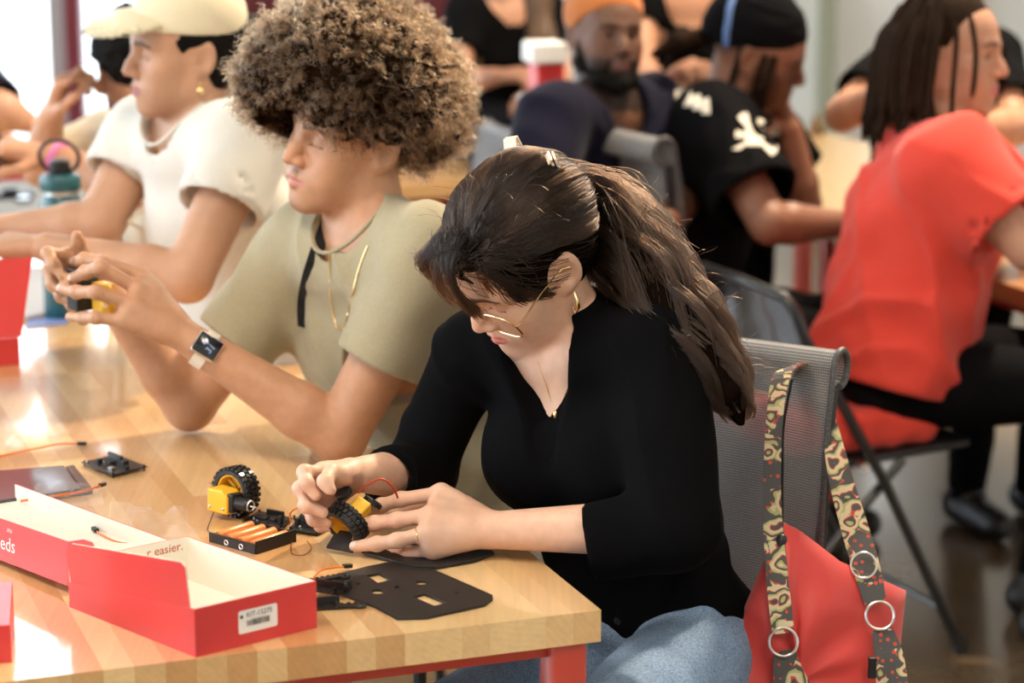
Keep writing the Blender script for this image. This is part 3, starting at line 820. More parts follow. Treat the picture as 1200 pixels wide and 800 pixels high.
def build_girl():
    root = empty('person', np.array([*tab(.30, .42)[:2], 0]), 'person in black cardigan and thin glasses bent over a small yellow motor', 'person')
    H = Head(at(612, 301, 3.37), math.radians(-62), math.radians(41), math.radians(17), 1.06)
    p = Pose(at(777, 408, 3.355), at(553, 412, 3.54), at(790, 618, 3.24), at(492, 554, 3.56), at(578, 621, 3.31), at(413, 556, 3.37), at(778, 745, 3.545), size=.84, fem=True)
    S = Sdf()
    torso_sdf(S, p)
    for sg in (1, -1): S.sph(p.M-p.up*.145+p.ax*sg*.070+p.fr*.065, .066, .05)
    nb, nt_ = neck_sdf(S, p, H, .043, .012)
    arm_sdf(S, p.shL, p.elL, p.wrL, .93, r=(.050, .041, .039, .028)); arm_sdf(S, p.shR, p.elR, p.wrR, .90)
    head_sdf(S, H, lids=.95, nose=.97, jaw=.92, male=False)
    # her left hand, fingers along the motor
    D = 3.31
    mc = [at(517, 578, 3.345), at(506, 603, 3.305), at(502, 624, 3.285), at(508, 643, 3.29)]
    fg = [[at(470, 585, 3.36), at(447, 592, 3.375), at(428, 600, 3.385)], [at(466, 609, 3.31), at(438, 613, 3.325), at(412, 615, 3.335)],
          [at(466, 633, 3.285), at(442, 637, 3.30), at(416, 640, 3.315)], [at(478, 648, 3.31), at(460, 648, 3.335), at(444, 646, 3.35)]]
    hand_traced(S, p.wrL, mc, fg, [at(545, 592, 3.36), at(500, 588, 3.40), at(460, 602, 3.41), at(438, 612, 3.41)], (.0098, .0100, .0097, .0085), palm=.0155)
    # her right hand, thumb and index on the far side of it
    mc2 = [at(378, 553, 3.33), at(373, 566, 3.35), at(375, 582, 3.37), at(382, 596, 3.39)]
    fg2 = [[at(357, 553, 3.30), at(359, 566, 3.285), at(370, 580, 3.285)], [at(352, 572, 3.31), at(360, 592, 3.30), at(378, 600, 3.30)],
           [at(358, 592, 3.34), at(368, 608, 3.33), at(384, 612, 3.33)], [at(366, 605, 3.37), at(376, 616, 3.36), at(388, 617, 3.35)]]
    hand_traced(S, p.wrR, mc2, fg2, [at(402, 556, 3.33), at(388, 553, 3.30), at(381, 564, 3.275), at(387, 574, 3.27)], (.0095, .0097, .0093, .0082), palm=.0145)
    hip = p.hip
    tone = np.array([0.70, 0.43, 0.305])
    nails = [fg[0][2], fg[1][2], fg[2][2], at(386, 571, 3.265), at(370, 578, 3.28)]
    def colour(v):
        c = np.tile(tone, (len(v), 1))
        c = head_colour(H, v, c, tone, (0.62, 0.20, 0.17), brow=(0.05, 0.03, 0.02))
        for k in mc+mc2+[q[0] for q in fg+fg2]:
            m = np.exp(-(np.linalg.norm(v-k, axis=1)/.016)**2)*.22; c = c*(1-m[:, None])+np.array([.72, .36, .26])*m[:, None]
        for nl in nails[:3]:
            q = nl+np.array([-.004, -.005, .0065]); m = np.clip((.0062-np.linalg.norm(v-q, axis=1))/.0015, 0, 1); c = c*(1-m[:, None])+np.array([.86, .60, .52])*m[:, None]
        for nl in nails[3:]:
            q = nl+np.array([.003, -.008, .002]); m = np.clip((.006-np.linalg.norm(v-q, axis=1))/.0015, 0, 1); c = c*(1-m[:, None])+np.array([.86, .62, .54])*m[:, None]
        return c
    hc = H.w(0, -.01, 0)
    body_mesh('body', S, .0046, SKIN_M, root, colour, fine=[(p.hip+p.up*.20, .150, .011), (hc, .165, .0019), (at(470, 610, 3.33), .085, .0018), (at(378, 580, 3.33), .060, .0018)])
    # cardigan
    K = Sdf()
    torso_sdf(K, p, .014)
    for sg in (1, -1): K.sph(p.M-p.up*.145+p.ax*sg*.072+p.fr*.067, .0745, .05)
    K.cone(p.M-p.up*.02, p.M+p.up*.045, .085, .060, .04)
    K.cone(p.M-p.up*.02+p.ax*.05-p.fr*.03, p.M-p.up*.02-p.ax*.05-p.fr*.03, .07, .07, .05)
    cL = at(690, 635, 3.255); cR = at(456, 560, 3.45)
    sleeve(K, p.shL, p.elL, cL, (.064, .058, .049), .04)
    sleeve(K, p.shR, p.elR, cR, (.055, .049, .045), .03)
    K.cone(p.hip, p.hip-p.up*.15, .108, .112, .03, ax=p.ax, sq=1.36)
    K.plane(p.hip-p.up*.125, -p.up*.45-np.array([0, 0, .55]), .006)
    v1 = p.M-p.up*.150+p.fr*.150
    K.cone(nb+p.fr*.055+p.up*.03, v1, .062, .012, .008, 's')
    K.cone(nb+p.up*.014, nb+p.up*.12, .052, .066, .01, 's')
    wr = wrinkles(9, .0045, (1, 1, .55), 3.0)
    fo = folds(p, [cL, cR], .007, 7, 3.0, None, K)
    K.post = lambda P, d: fo(P, d-wr(P)*.4)
    v, f = K.mesh(.0050); v = relax(v, f, 1)
    card = geo_obj('cardigan', v, f, M_BLACK_KNIT, root)
    # camisole under it
    T = Sdf()
    torso_sdf(T, p, .004)
    for sg in (1, -1): T.sph(p.M-p.up*.145+p.ax*sg*.070+p.fr*.065, .070, .05)
    T.plane(p.M-p.up*.072, p.up, .004)
    v, f = T.mesh(.007)
    geo_obj('camisole', v, f, M_BLACK_KNIT, root)
    # jeans and shoes
    J = Sdf()
    kn = [p.hip+p.ax*s*.115+p.fr*np.array([1, 1, 0])*.43-np.array([0, 0, .02]) for s in (1, -1)]
    J.cone(hip+p.up*.03, hip-p.up*.03, .100, .102, .03, ax=p.ax, sq=1.30)
    for s, k_ in zip((1, -1), kn):
        ft = np.array([k_[0]-p.fr[0]*.06, k_[1]-p.fr[1]*.06, .07])
        leg_sdf(J, hip+p.ax*s*.07-p.up*.02, k_, ft, .95, .004)
    wj = wrinkles(11, .005, (1, 1, 1), 9.0); J.post = lambda P, d: d-wj(P)
    v, f = J.mesh(.008); geo_obj('jeans', relax(v, f, 1), f, M_DENIM, root)
    for s, k_ in zip((1, -1), kn):
        Z = Sdf(); ft = np.array([k_[0]-p.fr[0]*.06, k_[1]-p.fr[1]*.06, .05]); fh = nrm(p.fr*[1, 1, 0])
        Z.cone(ft-fh*.03, ft+fh*.14-np.array([0, 0, .012]), .046, .036, .02); Z.cone(ft, ft+np.array([0, 0, .05]), .045, .045, .02); Z.plane((0, 0, .002), (0, 0, -1))
        v, f = Z.mesh(.008); geo_obj('shoe', v, f, M_BLACK_PLASTIC, root)
    # glasses
    g = MB(); wire = .0013*H.sc
    for s in (1, -1):
        loop = []
        for i in range(40):
            a = 2*math.pi*i/40; ca, sa = math.cos(a), math.sin(a)
            x = .0290*math.copysign(abs(ca)**.75, ca); z = .0235*math.copysign(abs(sa)**.75, sa)
            loop.append(H.w(s*.0365+x, -.1020+.006*(abs(s*.0365+x)-.01)/.05*2+.007-.10*z, -.0245+z))
        g.tube(loop+[loop[0], loop[1]], wire, 6, cap=False)
    g.tube([H.w(x, -.1020-.003*(1-abs(x)/.009), -.0150+.004*(1-(x/.009)**2)) for x in (-.0085, -.005, 0, .005, .0085)], wire, 6)
    gl = g.build('glasses', M_GOLD, root, smooth=True)
    for s in (1, -1):
        MB().tube([H.w(s*.0650, -.083, -.0140), H.w(s*.071, -.074, -.011), H.w(s*.078, -.03, .006), H.w(s*.0815, .008, .012), H.w(s*.080, .030, -.004)], [.0012, .0013, .0013, .0014, .0016], 6).build('temple_arm', M_GOLD, gl, smooth=True)
    for s in (1, -1):
        lp = []
        for i in range(28):
            a = 2*math.pi*i/28; ca, sa = math.cos(a), math.sin(a)
            x = .0280*math.copysign(abs(ca)**.75, ca); z = .0225*math.copysign(abs(sa)**.75, sa)
            lp.append(H.w(s*.0365+x, -.1020+.006*(abs(s*.0365+x)-.01)/.05*2+.007-.10*z, -.0245+z))
        lens = MB().add(lp, [tuple(range(28))]).build('lens', M_LENS, gl)
    # earring, necklace, ring
    ea = H.w(.079, .006, -.038)
    er = MB()
    er.tube([ea+np.array([.000, -.004, .002]), ea+np.array([.004, -.008, -.008]), ea+np.array([.005, -.006, -.020]), ea+np.array([.002, -.002, -.028]), ea+np.array([-.002, 0, -.020])], [.0018, .0028, .0032, .0022, .0012], 8)
    er.build('earring', M_GOLD, root, smooth=True)
    pts = spline([hit(S, x, y, 3.0, 3.8, .0008) for x, y in ((631, 424), (634, 434), (638, 446), (646, 470), (651, 482), (657, 474), (668, 448), (680, 416), (689, 384), (694, 360))], 44)
    MB().tube(pts, .0008, 5).build('necklace', M_GOLD, root, smooth=True)
    pd = hit(S, 651, 486, 3.0, 3.8, .003); pn = Sdf(); pn.ell(pd, (.004, .004, .007)); v, f = pn.mesh(.001); geo_obj('pendant', v, f, M_GOLD, root)
    rg = fg[2][0]*.35+mc[2]*.65; dr = nrm(fg[2][0]-mc[2]); ry = nrm(np.cross(dr, [0, 0, 1])); rz = np.cross(dr, ry)
    MB().torus(rg, .0105, .0011, np.stack([ry, rz, dr], 1)).build('ring', M_GOLD, root, smooth=True)
    for bz in range(3):
        bp = surf(K, p.M-p.up*(.235+.075*bz)+p.fr*.2+p.ax*.005, p.fr)
        MB().lathe([(.006, -.001), (.0055, .0015), (.003, .002)], 12, bp, np.stack([p.ax, p.up, p.fr], 1)).build('button', M_BLACK_PLASTIC, root, smooth=True)
    girl_hair(root, H, p)
    return root, H, p
def girl_hair(root, H, p):
    q = H.sc; c0 = np.array([0, .016, .036]); r0 = np.array([.0835, .1060, .0965])
    B = Sdf()
    B.ell(H.w(*c0), r0*q, H.R, .01)
    B.ell(H.w(0, .030, -.015), np.array([.070, .078, .070])*q, H.R, .02)
    B.ell(H.w(0, -.125, -.035), np.array([.090, .098, .098])*q, H.R, .006, 's')
    for s in (1, -1): B.ell(H.w(s*.088, .012, -.010), np.array([.028, .034, .044])*q, H.R, .006, 's')
    B.box(H.w(0, -.085, -.065), np.array([.13, .090, .055])*q, H.R, .01, .006, 's')
    B.plane(H.w(0, 0, -.058), -H.R[:, 2]-H.R[:, 1]*.2, .01)
    # pony tail volume
    tail = [at(676, 238, 3.45), at(712, 258, 3.45), at(748, 306, 3.41), at(786, 358, 3.36), at(822, 408, 3.33), at(853, 456, 3.31), at(868, 494, 3.31)]
    trad = [.030, .060, .064, .058, .047, .032, .008]
    for i in range(len(tail)-1): B.cone(tail[i], tail[i+1], trad[i]*.72, trad[i+1]*.72, .02)
    nz = wrinkles(30, .003, (1, 1, 1), 1.7); B.post = lambda P, d: d-nz(P)
    v, f = B.mesh(.004); hb = geo_obj('hair', v, f, M_GIRL_SCALP, root)
    # strands over the scalp, from the hairline back to the tie
    def onsk(u, k): return c0+u*r0*k
    tie = nrm((np.array(H.l(tail[0]))-c0)/r0)
    rng = np.random.default_rng(3)
    m = 20; tt = np.linspace(0, 1, m); sets = [[], [], []]; nl = 0
    while nl < 460:
        a = rng.uniform(-1, 1)*1.75; el = rng.uniform(-.35, 1.45)
        u0 = np.array([math.sin(a)*math.cos(el), -math.cos(a)*math.cos(el), math.sin(el)])
        if u0[2] < .50-.62*(abs(u0[0])**2)-.55*(u0[1]+.75)-.25: continue
        if abs(u0[0]) > .72 and u0[1] > -.35 and u0[2] < -.05: continue
        if u0[1] < -.80 and u0[2] < .62: continue
        nl += 1
        w0 = rng.normal()*.10; lift = rng.uniform(-.01, .085)+.05*max(0, u0[2])*rng.random(); ph = rng.uniform(0, 6.28); wa = rng.uniform(.004, .018)
        si = rng.choice([0, 1, 1, 2]); tgt = tie+rng.normal(size=3)*.10; tgt /= np.linalg.norm(tgt)
        for k in range(20):
            u = u0+rng.normal(size=3)*.030; u /= np.linalg.norm(u)
            tg = tgt+rng.normal(size=3)*.03; tg /= np.linalg.norm(tg)
            side = np.cross(u, tg); side = side/(np.linalg.norm(side)+1e-6); l2 = lift+rng.normal()*.006
            s_ = tt**.9
            uu = u[None]*(1-s_)[:, None]+tg[None]*s_[:, None]; uu /= np.linalg.norm(uu, axis=1)[:, None]
            uu = uu+side[None]*(w0*np.sin(math.pi*tt)+wa*np.sin(8*tt+ph))[:, None]; uu /= np.linalg.norm(uu, axis=1)[:, None]
            sets[si].append(c0+uu*r0*(1.004+l2*np.sin(math.pi*np.minimum(1, tt*1.1))+.016*vnoise(uu*7.0))[:, None])
    for P, mm in zip(sets, (M_GIRL_HAIR, M_GIRL_HAIR2, M_GIRL_HAIR3)):
        P = np.array(P); ok = np.ones(len(P), bool)
        for s in (1, -1): ok &= ~((((P-np.array([s*.088, .012, .004]))/np.array([.038, .036, .046]))**2).sum(2) < 1).any(1)
        P = H.C+(P[ok]*q)@H.R.T
        strands('scalp_strands', P, np.array([.00044]*(m-1)+[.00025]), mm, root)
    # loose top layer from the crown over the tie into the tail
    S_ = []; m5 = 20
    tip_i = tail[3]
    for k in range(600):
        a = rng.uniform(-1.2, 1.9); el = rng.uniform(.55, 1.35); u = np.array([math.sin(a)*math.cos(el)*.9, -.25+.6*rng.random()-math.cos(a)*math.cos(el)*.3, math.sin(el)]); u /= np.linalg.norm(u)
        s0 = H.w(*onsk(u, 1.01)); o_ = rng.normal(size=3)*.020; off = nrm(at(700, 190, 3.4)-at(700, 260, 3.45))*(.048+.014*rng.random())
        pts_ = spline([s0, s0*.45+tail[0]*.55+off*.85, tail[1]+off+o_*.4, tail[2]+off*.75+o_, tail[3]+o_*1.2], m5)
        w5 = np.sin(np.linspace(0, 1, m5)*11+a*6)[:, None]*np.linspace(0, 1, m5)[:, None]
        S_.append(pts_+w5*np.array([.009, .006, .010]))
    strands('crown_strands', np.array(S_), np.linspace(.0004, .00028, m5), M_GIRL_HAIR, root)
    # pony tail strands in wavy locks
    m = 30; tl = spline(tail, m); tr = np.interp(np.linspace(0, 1, m), np.linspace(0, 1, len(trad)), trad)
    tan = np.gradient(tl, axis=0); tan /= np.linalg.norm(tan, axis=1)[:, None]
    A = np.cross(tan, [0.3, -1.0, .1]); A /= np.linalg.norm(A, axis=1)[:, None]; Bx = np.cross(tan, A)
    sets = [[], [], []]; tt = np.linspace(0, 1, m)
    for lock in range(85):
        S_ = sets[lock % 3]
        an = rng.uniform(0, 2*math.pi); rr = math.sqrt(rng.uniform(.12, 1)); ph = rng.uniform(0, 6.28); fr = rng.uniform(13, 21); amp = rng.uniform(.005, .012); end = rng.uniform(.62, 1.0)
        for k in range(52):
            an2 = an+rng.normal()*.10; r2 = rr+rng.normal()*.05; ph2 = ph+rng.normal()*.25
            e = tt*end*rng.uniform(.93, 1.04); e = np.clip(e, 0, 1)
            idx = e*(m-1); i0 = np.minimum(idx.astype(int), m-2); fr_ = (idx-i0)[:, None]
            L_ = lambda X: X[i0]*(1-fr_)+X[i0+1]*fr_
            rad = (tr[i0]*(1-fr_[:, 0])+tr[i0+1]*fr_[:, 0])*r2
            wv = amp*np.minimum(1, tt*4)
            S_.append(L_(tl)+L_(A)*(rad*np.cos(an2)+wv*np.sin(fr*e+ph2))[:, None]+L_(Bx)*(rad*np.sin(an2)+wv*np.cos(fr*e*.9+ph2))[:, None])
    for S_, mm in zip(sets, (M_GIRL_HAIR, M_GIRL_HAIR2, M_GIRL_HAIR)): strands('pony_tail', np.array(S_), np.linspace(.00042, .00028, m), mm, root)
    # flyaways
    S_ = []; m2 = 12
    for k in range(190):
        if k < 80:
            a = rng.uniform(-.8, 2.0); el = rng.uniform(.5, 1.4); u = np.array([math.sin(a)*math.cos(el), -math.cos(a)*math.cos(el), math.sin(el)])
            b0 = H.w(*onsk(u, 1.01)); d0 = H.R@u
        else:
            i = rng.integers(3, m-3); b0 = tl[i]; aa = rng.uniform(0, 6.28); d0 = A[i]*math.cos(aa)+Bx[i]*math.sin(aa); b0 = b0+d0*tr[i]*.8
        d1 = nrm(rng.normal(size=3)); pts = []; x = b0; d = nrm(d0*.5+nrm(H.R@np.array([0, 1, 0]))*.7+d1*.5)
        for j in range(m2):
            pts.append(x); d = nrm(d+rng.normal(size=3)*.12-np.array([0, 0, .10])); x = x+d*.0052
        S_.append(pts)
    strands('flyaway_strands', np.array(S_), .0002, M_GIRL_HAIR, root)
    # fringe: two curtains parted off centre and a few loose hairs between
    S_ = []; m3 = 18
    for k in range(900):
        r_ = rng.random(); j1, j2 = rng.normal(size=3), rng.normal(size=3)
        st = np.array([-.002, -.066, .118])+j1*np.array([.010, .006, .003])
        if r_ < .48: en = np.array([.031, -.106, .024])+j2*np.array([.0065, .004, .006]); mid = np.array([.026, -.124, .098])
        elif r_ < .93: en = np.array([-.050, -.098, .052])+j2*np.array([.0140, .005, .015]); mid = np.array([-.036, -.120, .108])
        else: en = np.array([-.005, -.112, .034])+j2*np.array([.022, .004, .010]); mid = np.array([-.004, -.130, .095])
        mid = mid+(st+en)*.0+rng.normal(size=3)*.003
        t = np.linspace(0, 1, m3)[:, None]
        crv = (1-t)**2*st+2*t*(1-t)*mid+t*t*en
        crv[:, 0] += .0022*np.sin(t[:, 0]*7+round(r_*9))*t[:, 0]
        S_.append(H.C+((crv*q)@H.R.T))
    strands('fringe', np.array(S_), np.array([.00042]*(m3-1)+[.0002]), M_GIRL_HAIR, root)
    # claw clips, hair tie
    for nm, u, sz, rz in (('claw_clip', (601, 171, 3.385), 1.0, .6), ('claw_clip', (646, 190, 3.295), .95, -.5)):
        c = at(*u); Rm = H.R@rot('Z', rz)@rot('X', -.5)
        m_ = MB()
        for s in (1, -1):
            m_.box(c+Rm@np.array([0, s*.006*sz, .004*sz]), np.array([.010, .0018, .0095])*sz, Rm@rot('X', s*.35))
            for t in (-1, 0, 1): m_.box(c+Rm@np.array([t*.0065*sz, s*.0085*sz, -.008*sz]), np.array([.0018, .0015, .006])*sz, Rm@rot('X', -s*.5))
        m_.tube([c+Rm@np.array([-.010*sz, 0, .001]), c+Rm@np.array([.010*sz, 0, .001])], .003*sz, 8)
        m_.build('hair_clip', M_CLIP, root, bevel=.0008)
    t0 = tail[0]*.75+tail[1]*.25; tx = nrm(tail[1]-tail[0]); ay = nrm(np.cross(tx, [0, 0, 1])); az = np.cross(tx, ay)
    MB().torus(t0, .026, .009, np.stack([ay, az, tx], 1)).build('hair_tie', M_BLACK_KNIT, root, smooth=True)
M_CLIP = mat('cream_plastic', (0.80, 0.66, 0.52), rough=0.35, coat=0.2)
M_LENS = glass_mat('spectacle_lens', alpha=.01, ior=1.12)
girl, GH, GP = build_girl()
# ------------------------------------------------------------------ person with curly hair in a khaki T-shirt
M_KHAKI = cloth_mat('khaki_jersey', (0.37, 0.325, 0.21), weave=1100, var=0.14)
M_PALE_TROUSER = cloth_mat('stone_trousers', (0.52, 0.49, 0.42), weave=600, var=0.35)
M_WATCH_BAND = mat('cream_watch_band', (0.80, 0.72, 0.60), rough=0.5)
M_ALU = mat('silver_metal', (0.75, 0.74, 0.72), rough=0.28, metal=1.0)
M_SCREEN = mat('watch_glass', (0.006, 0.008, 0.014), rough=0.08, coat=0.6)
M_SCREEN_GLOW = mat('watch_digits', (0.22, 0.30, 0.48), rough=0.4, emit=0.35)
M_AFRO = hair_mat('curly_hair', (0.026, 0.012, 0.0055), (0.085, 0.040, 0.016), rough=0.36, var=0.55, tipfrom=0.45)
M_AFRO2 = hair_mat('sunlit_curly_hair', (0.06, 0.030, 0.013), (0.26, 0.150, 0.070), rough=0.36, var=0.4, tipfrom=0.3)  # lighter strand set: the backlit glow is put into the hair colour
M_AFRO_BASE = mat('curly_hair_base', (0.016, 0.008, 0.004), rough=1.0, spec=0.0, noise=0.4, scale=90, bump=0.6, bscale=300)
M_BLACK_STRAP = cloth_mat('black_webbing', (0.008, 0.008, 0.009), weave=1200)
M_NAVY = cloth_mat('navy_cloth', (0.016, 0.022, 0.075), weave=1000)
def tee(p, H, S, cuffL, cuffR, off=.014, hemdrop=.10, r=(.068, .064), belly=0.0, wamp=.006, wscale=9, seed=0.0, neck=.064, sq=None, neckfr=.020):
    """T-shirt round the torso with open short sleeves, ribbed collar opening and folds"""
    K = Sdf(); torso_sdf(K, p, off, belly=belly)
    K.cone(p.M-p.up*.02, p.M+p.up*.035, .085, .066, .04)
    K.cone(p.hip, p.hip-p.up*hemdrop*.8, .120+off, .122+off, .03, ax=p.ax, sq=1.42)
    sleeve(K, p.shL-p.ax*.01, None, cuffL, r, .035); sleeve(K, p.shR+p.ax*.01, None, cuffR, r, .035)
    K.plane(p.hip-p.up*hemdrop, -p.up, .006)
    nb = p.M+p.up*.012; K.pre = Sdf(); K.pre.ops = list(K.ops)
    K.cone(nb+p.fr*neckfr-p.up*.01, nb+p.fr*neckfr+p.up*.12, neck, neck*1.25, .006, 's')
    K.post = folds(p, [cuffL, cuffR], wamp, wscale, seed, p.hip-p.up*hemdrop, K)
    return K
def collar(K, p, root, m, neck=.066, neckfr=.020, rr=.005):
    nb = p.M+p.up*.012; pts, ts, drs = [], [], []
    for i in range(33):
        a = 2*math.pi*i/32; dr = p.fr*math.cos(a)+p.ax*math.sin(a)
        tt = np.linspace(.07, -.012-neck*.9, 80)
        rad = np.where(tt > -.01, neck*(1+.25*np.clip((tt+.01)/.13, 0, 1)), np.sqrt(np.maximum(neck**2-(tt+.01)**2, 1e-8)))
        Q = nb+p.fr*neckfr+tt[:, None]*p.up+rad[:, None]*dr
        Q = Q.astype(np.float32); ins = np.where(K.post(Q, K.pre.full(Q)) < 0)[0]
        ts.append(tt[ins[0]] if len(ins) else tt[-1]); drs.append(dr)
    for _ in range(8): ts = [np.median([ts[(i-1) % 32], ts[i % 32], ts[(i+1) % 32]])*.5+(ts[(i-1) % 32]+ts[(i+1) % 32])*.25 for i in range(33)]
    for t_, dr in zip(ts, drs):
        r_ = neck*(1+.25*np.clip((t_+.01)/.13, 0, 1)) if t_ > -.01 else math.sqrt(max(neck**2-(t_+.01)**2, 1e-8))
        pts.append(nb+p.fr*neckfr+t_*p.up+r_*dr)
    MB().tube(pts, rr, 8, cap=False, flat=.7).build('collar', m, root, smooth=True)
def lower(root, p, trouser, shoe_m, h=.008, legr=(.092, .062, .058, .040), spread=.10, thigh=.44, out=0.0):
    J = Sdf(); hip = p.hip; fh = nrm(p.fr*[1, 1, 0])
    J.cone(hip+p.up*.03, hip-p.up*.03, .120, .120, .03, ax=p.ax, sq=1.42)
    kn = [hip+nrm(p.ax*[1, 1, 0])*s*spread+fh*thigh-np.array([0, 0, .02]) for s in (1, -1)]
    for s, k_ in zip((1, -1), kn):
        ft = np.array([k_[0]-fh[0]*.05, k_[1]-fh[1]*.05, .08])
        leg_sdf(J, hip+p.ax*s*.09-p.up*.02, k_, ft, 1.0, .008, r=legr)
    wj = wrinkles(11, .005, (1, 1, 1), 9.0); J.post = lambda P, d: d-wj(P)
    v, f = J.mesh(h); geo_obj('trousers', relax(v, f, 1), f, trouser, root)
    for s, k_ in zip((1, -1), kn):
        Z = Sdf(); ft = np.array([k_[0]-fh[0]*.05, k_[1]-fh[1]*.05, .05])
        Z.cone(ft-fh*.03, ft+fh*.15-np.array([0, 0, .012]), .048, .038, .02); Z.cone(ft, ft+np.array([0, 0, .05]), .047, .047, .02); Z.plane((0, 0, .002), (0, 0, -1))
        v, f = Z.mesh(.010); geo_obj('shoe', v, f, shoe_m, root)
def build_boy():
    root = empty('person', [0.05, 4.15, 0], 'person with big curly hair in khaki T-shirt wearing a smart watch', 'person')
    H = Head(at(412, 161, 3.85), math.radians(-54), math.radians(-3), math.radians(10), 1.05)
    p = Pose(at(512, 300, 3.74), at(357, 290, 4.00), at(398, 510, 3.78), at(222, 474, 3.97), at(232, 404, 3.74), at(122, 335, 3.90), (0, 0, 0))
    hip = p.M+np.array([.13, .11, 0]); hip[2] = .56
    p = Pose(p.shL, p.shR, p.elL, p.elR, p.wrL, p.wrR, hip)
    S = Sdf(); torso_sdf(S, p); neck_sdf(S, p, H, .054)
    arm_sdf(S, p.shL, p.elL, p.wrL, 1.04, r=(.054, .042, .041, .027)); arm_sdf(S, p.shR, p.elR, p.wrR, 1.04, r=(.054, .041, .040, .027))
    head_sdf(S, H, lids=.93, nose=1.0, jaw=1.0, lipw=1.0)
    mc = [at(167, 324, 3.76), at(163, 339, 3.73), at(156, 357, 3.71), at(144, 376, 3.70)]
    fg = [[at(121, 307, 3.75), at(99, 304, 3.77), at(84, 308, 3.80)], [at(118, 313, 3.71), at(100, 319, 3.74), at(83, 327, 3.78)],
          [at(112, 342, 3.69), at(90, 342, 3.73), at(72, 338, 3.78)], [at(112, 372, 3.69), at(97, 373, 3.72), at(82, 371, 3.75)]]
    hand_traced(S, p.wrL, mc, fg, [at(185, 372, 3.79), at(150, 362, 3.84), at(120, 350, 3.86), at(103, 345, 3.86)], (.0104, .0106, .0102, .0090), palm=.0150)
    mc2 = [at(78, 300, 3.84), at(68, 318, 3.87), at(72, 334, 3.90), at(82, 348, 3.92)]
    fg2 = [[at(56, 297, 3.80), at(63, 311, 3.785), at(73, 323, 3.78)], [at(58, 317, 3.83), at(62, 332, 3.81), at(72, 340, 3.80)],
           [at(63, 334, 3.86), at(72, 347, 3.84), at(82, 352, 3.83)], [at(74, 348, 3.89), at(84, 358, 3.87), at(93, 360, 3.85)]]
    hand_traced(S, p.wrR, mc2, fg2, [at(108, 310, 3.86), at(96, 296, 3.84), at(92, 284, 3.83), at(90, 275, 3.82)], (.0104, .0104, .0100, .0088), palm=.0145)
    tone = np.array([0.515, 0.272, 0.158])
    nails = [(at(73, 322, 3.765), (0, -.3, .2)), (at(90, 273, 3.81), (0, -.6, .3)), (at(72, 338, 3.78), (-.4, -.6, .4)), (at(84, 308, 3.79), (-.2, -.6, .6)), (at(83, 327, 3.77), (-.4, -.6, .5))]
    def colour(v):
        c = np.tile(tone, (len(v), 1))
        c = head_colour(H, v, c, tone, (0.50, 0.215, 0.155), brow=(0.05, 0.028, 0.015), stub=((0.16, 0.085, 0.05), .62, False))
        for k in mc+[q[0] for q in fg+fg2]:
            m = np.exp(-(np.linalg.norm(v-k, axis=1)/.016)**2)*.25; c = c*(1-m[:, None])+np.array([.64, .30, .19])*m[:, None]
        for nl, d in nails:
            q = nl+nrm(d)*.007; m = np.clip((.0062-np.linalg.norm(v-q, axis=1))/.0015, 0, 1); c = c*(1-m[:, None])+np.array([.80, .55, .45])*m[:, None]
        return c
    body_mesh('body', S, .0048, SKIN_M, root, colour, fine=[(p.hip+p.up*.20, .170, .011), (H.w(0, -.01, 0), .165, .0020), (at(125, 340, 3.75), .09, .0020), (at(75, 320, 3.83), .05, .0020)])
    cL = p.shL+(p.elL-p.shL)*.60; cR = p.shR+(p.elR-p.shR)*.62
    K = tee(p, H, S, cL, cR, off=.018, r=(.070, .070), seed=2.0, wamp=.012, wscale=8, hemdrop=-.05, neck=.060, neckfr=.020)
    v, f = K.mesh(.0052); geo_obj('t_shirt', relax(v, f, 1), f, M_KHAKI, root)
    collar(K, p, root, M_KHAKI, neck=.060, neckfr=.020)
    lower(root, p, M_PALE_TROUSER, M_BLACK_PLASTIC, thigh=.40)
    # neck chain
    pts = spline([hit(K, x, y, 3.4, 4.2, .001) for x, y in ((387, 296), (386, 320), (387, 345), (390, 368), (397, 386), (403, 386), (407, 370), (412, 348), (418, 324), (425, 302), (431, 288))], 50)
    for _ in range(4): pts[1:-1] = pts[1:-1]*.5+(pts[:-2]+pts[2:])*.25
    pts = pts+nrm(np.array([0, 0, CAM_H])-pts[10])*.002
    MB().tube(pts, .0013, 6).build('neck_chain', M_GOLD, root, smooth=True)
    # bag strap over the right shoulder
    ss = spline([hit(K, x, y, 3.5, 4.3, .003) for x, y in ((386, 254), (379, 272), (371, 294), (363, 318), (357, 342), (355, 362), (356, 384))], 22)
    for _ in range(6): ss[1:-1] = ss[1:-1]*.5+(ss[:-2]+ss[2:])*.25
    ss = ss+nrm(np.array([0, 0, CAM_H])-ss[10])*.003
    vw = np.array([0, 0, CAM_H])-ss[10]; wv = nrm(np.cross(nrm(ss[12]-ss[8]), vw))
    MB().ribbon(ss, [wv*.0105]*22, [nrm(vw)]*22, .004).build('shoulder_strap', M_BLACK_STRAP, root)
    # watch on the left wrist
    d = nrm(p.wrL-p.elL); c = p.wrL-d*.012
    up_ = nrm(at(247, 395, 3.60)-at(235, 408, 3.72)); up_ = nrm(up_-d*(up_@d)); sd = np.cross(d, up_)
    R_ = np.stack([sd, d, up_], 1)
    b = MB(); n = 28
    ring = []
    for i in range(n+1):
        a = 2*math.pi*i/n; ring.append(c+sd*math.sin(a)*.0305+up_*math.cos(a)*.0285)
    b.ribbon(ring, [d*.0105]*(n+1), [nrm(q-c) for q in ring], .0028)
    wt = b.build('watch_band', M_WATCH_BAND, root, smooth=True)
    top = c+up_*.0315
    wc = MB().box(top, (.0185, .0215, .0055), R_).build('watch_case', M_ALU, root, bevel=.005, bseg=3, smooth=True)
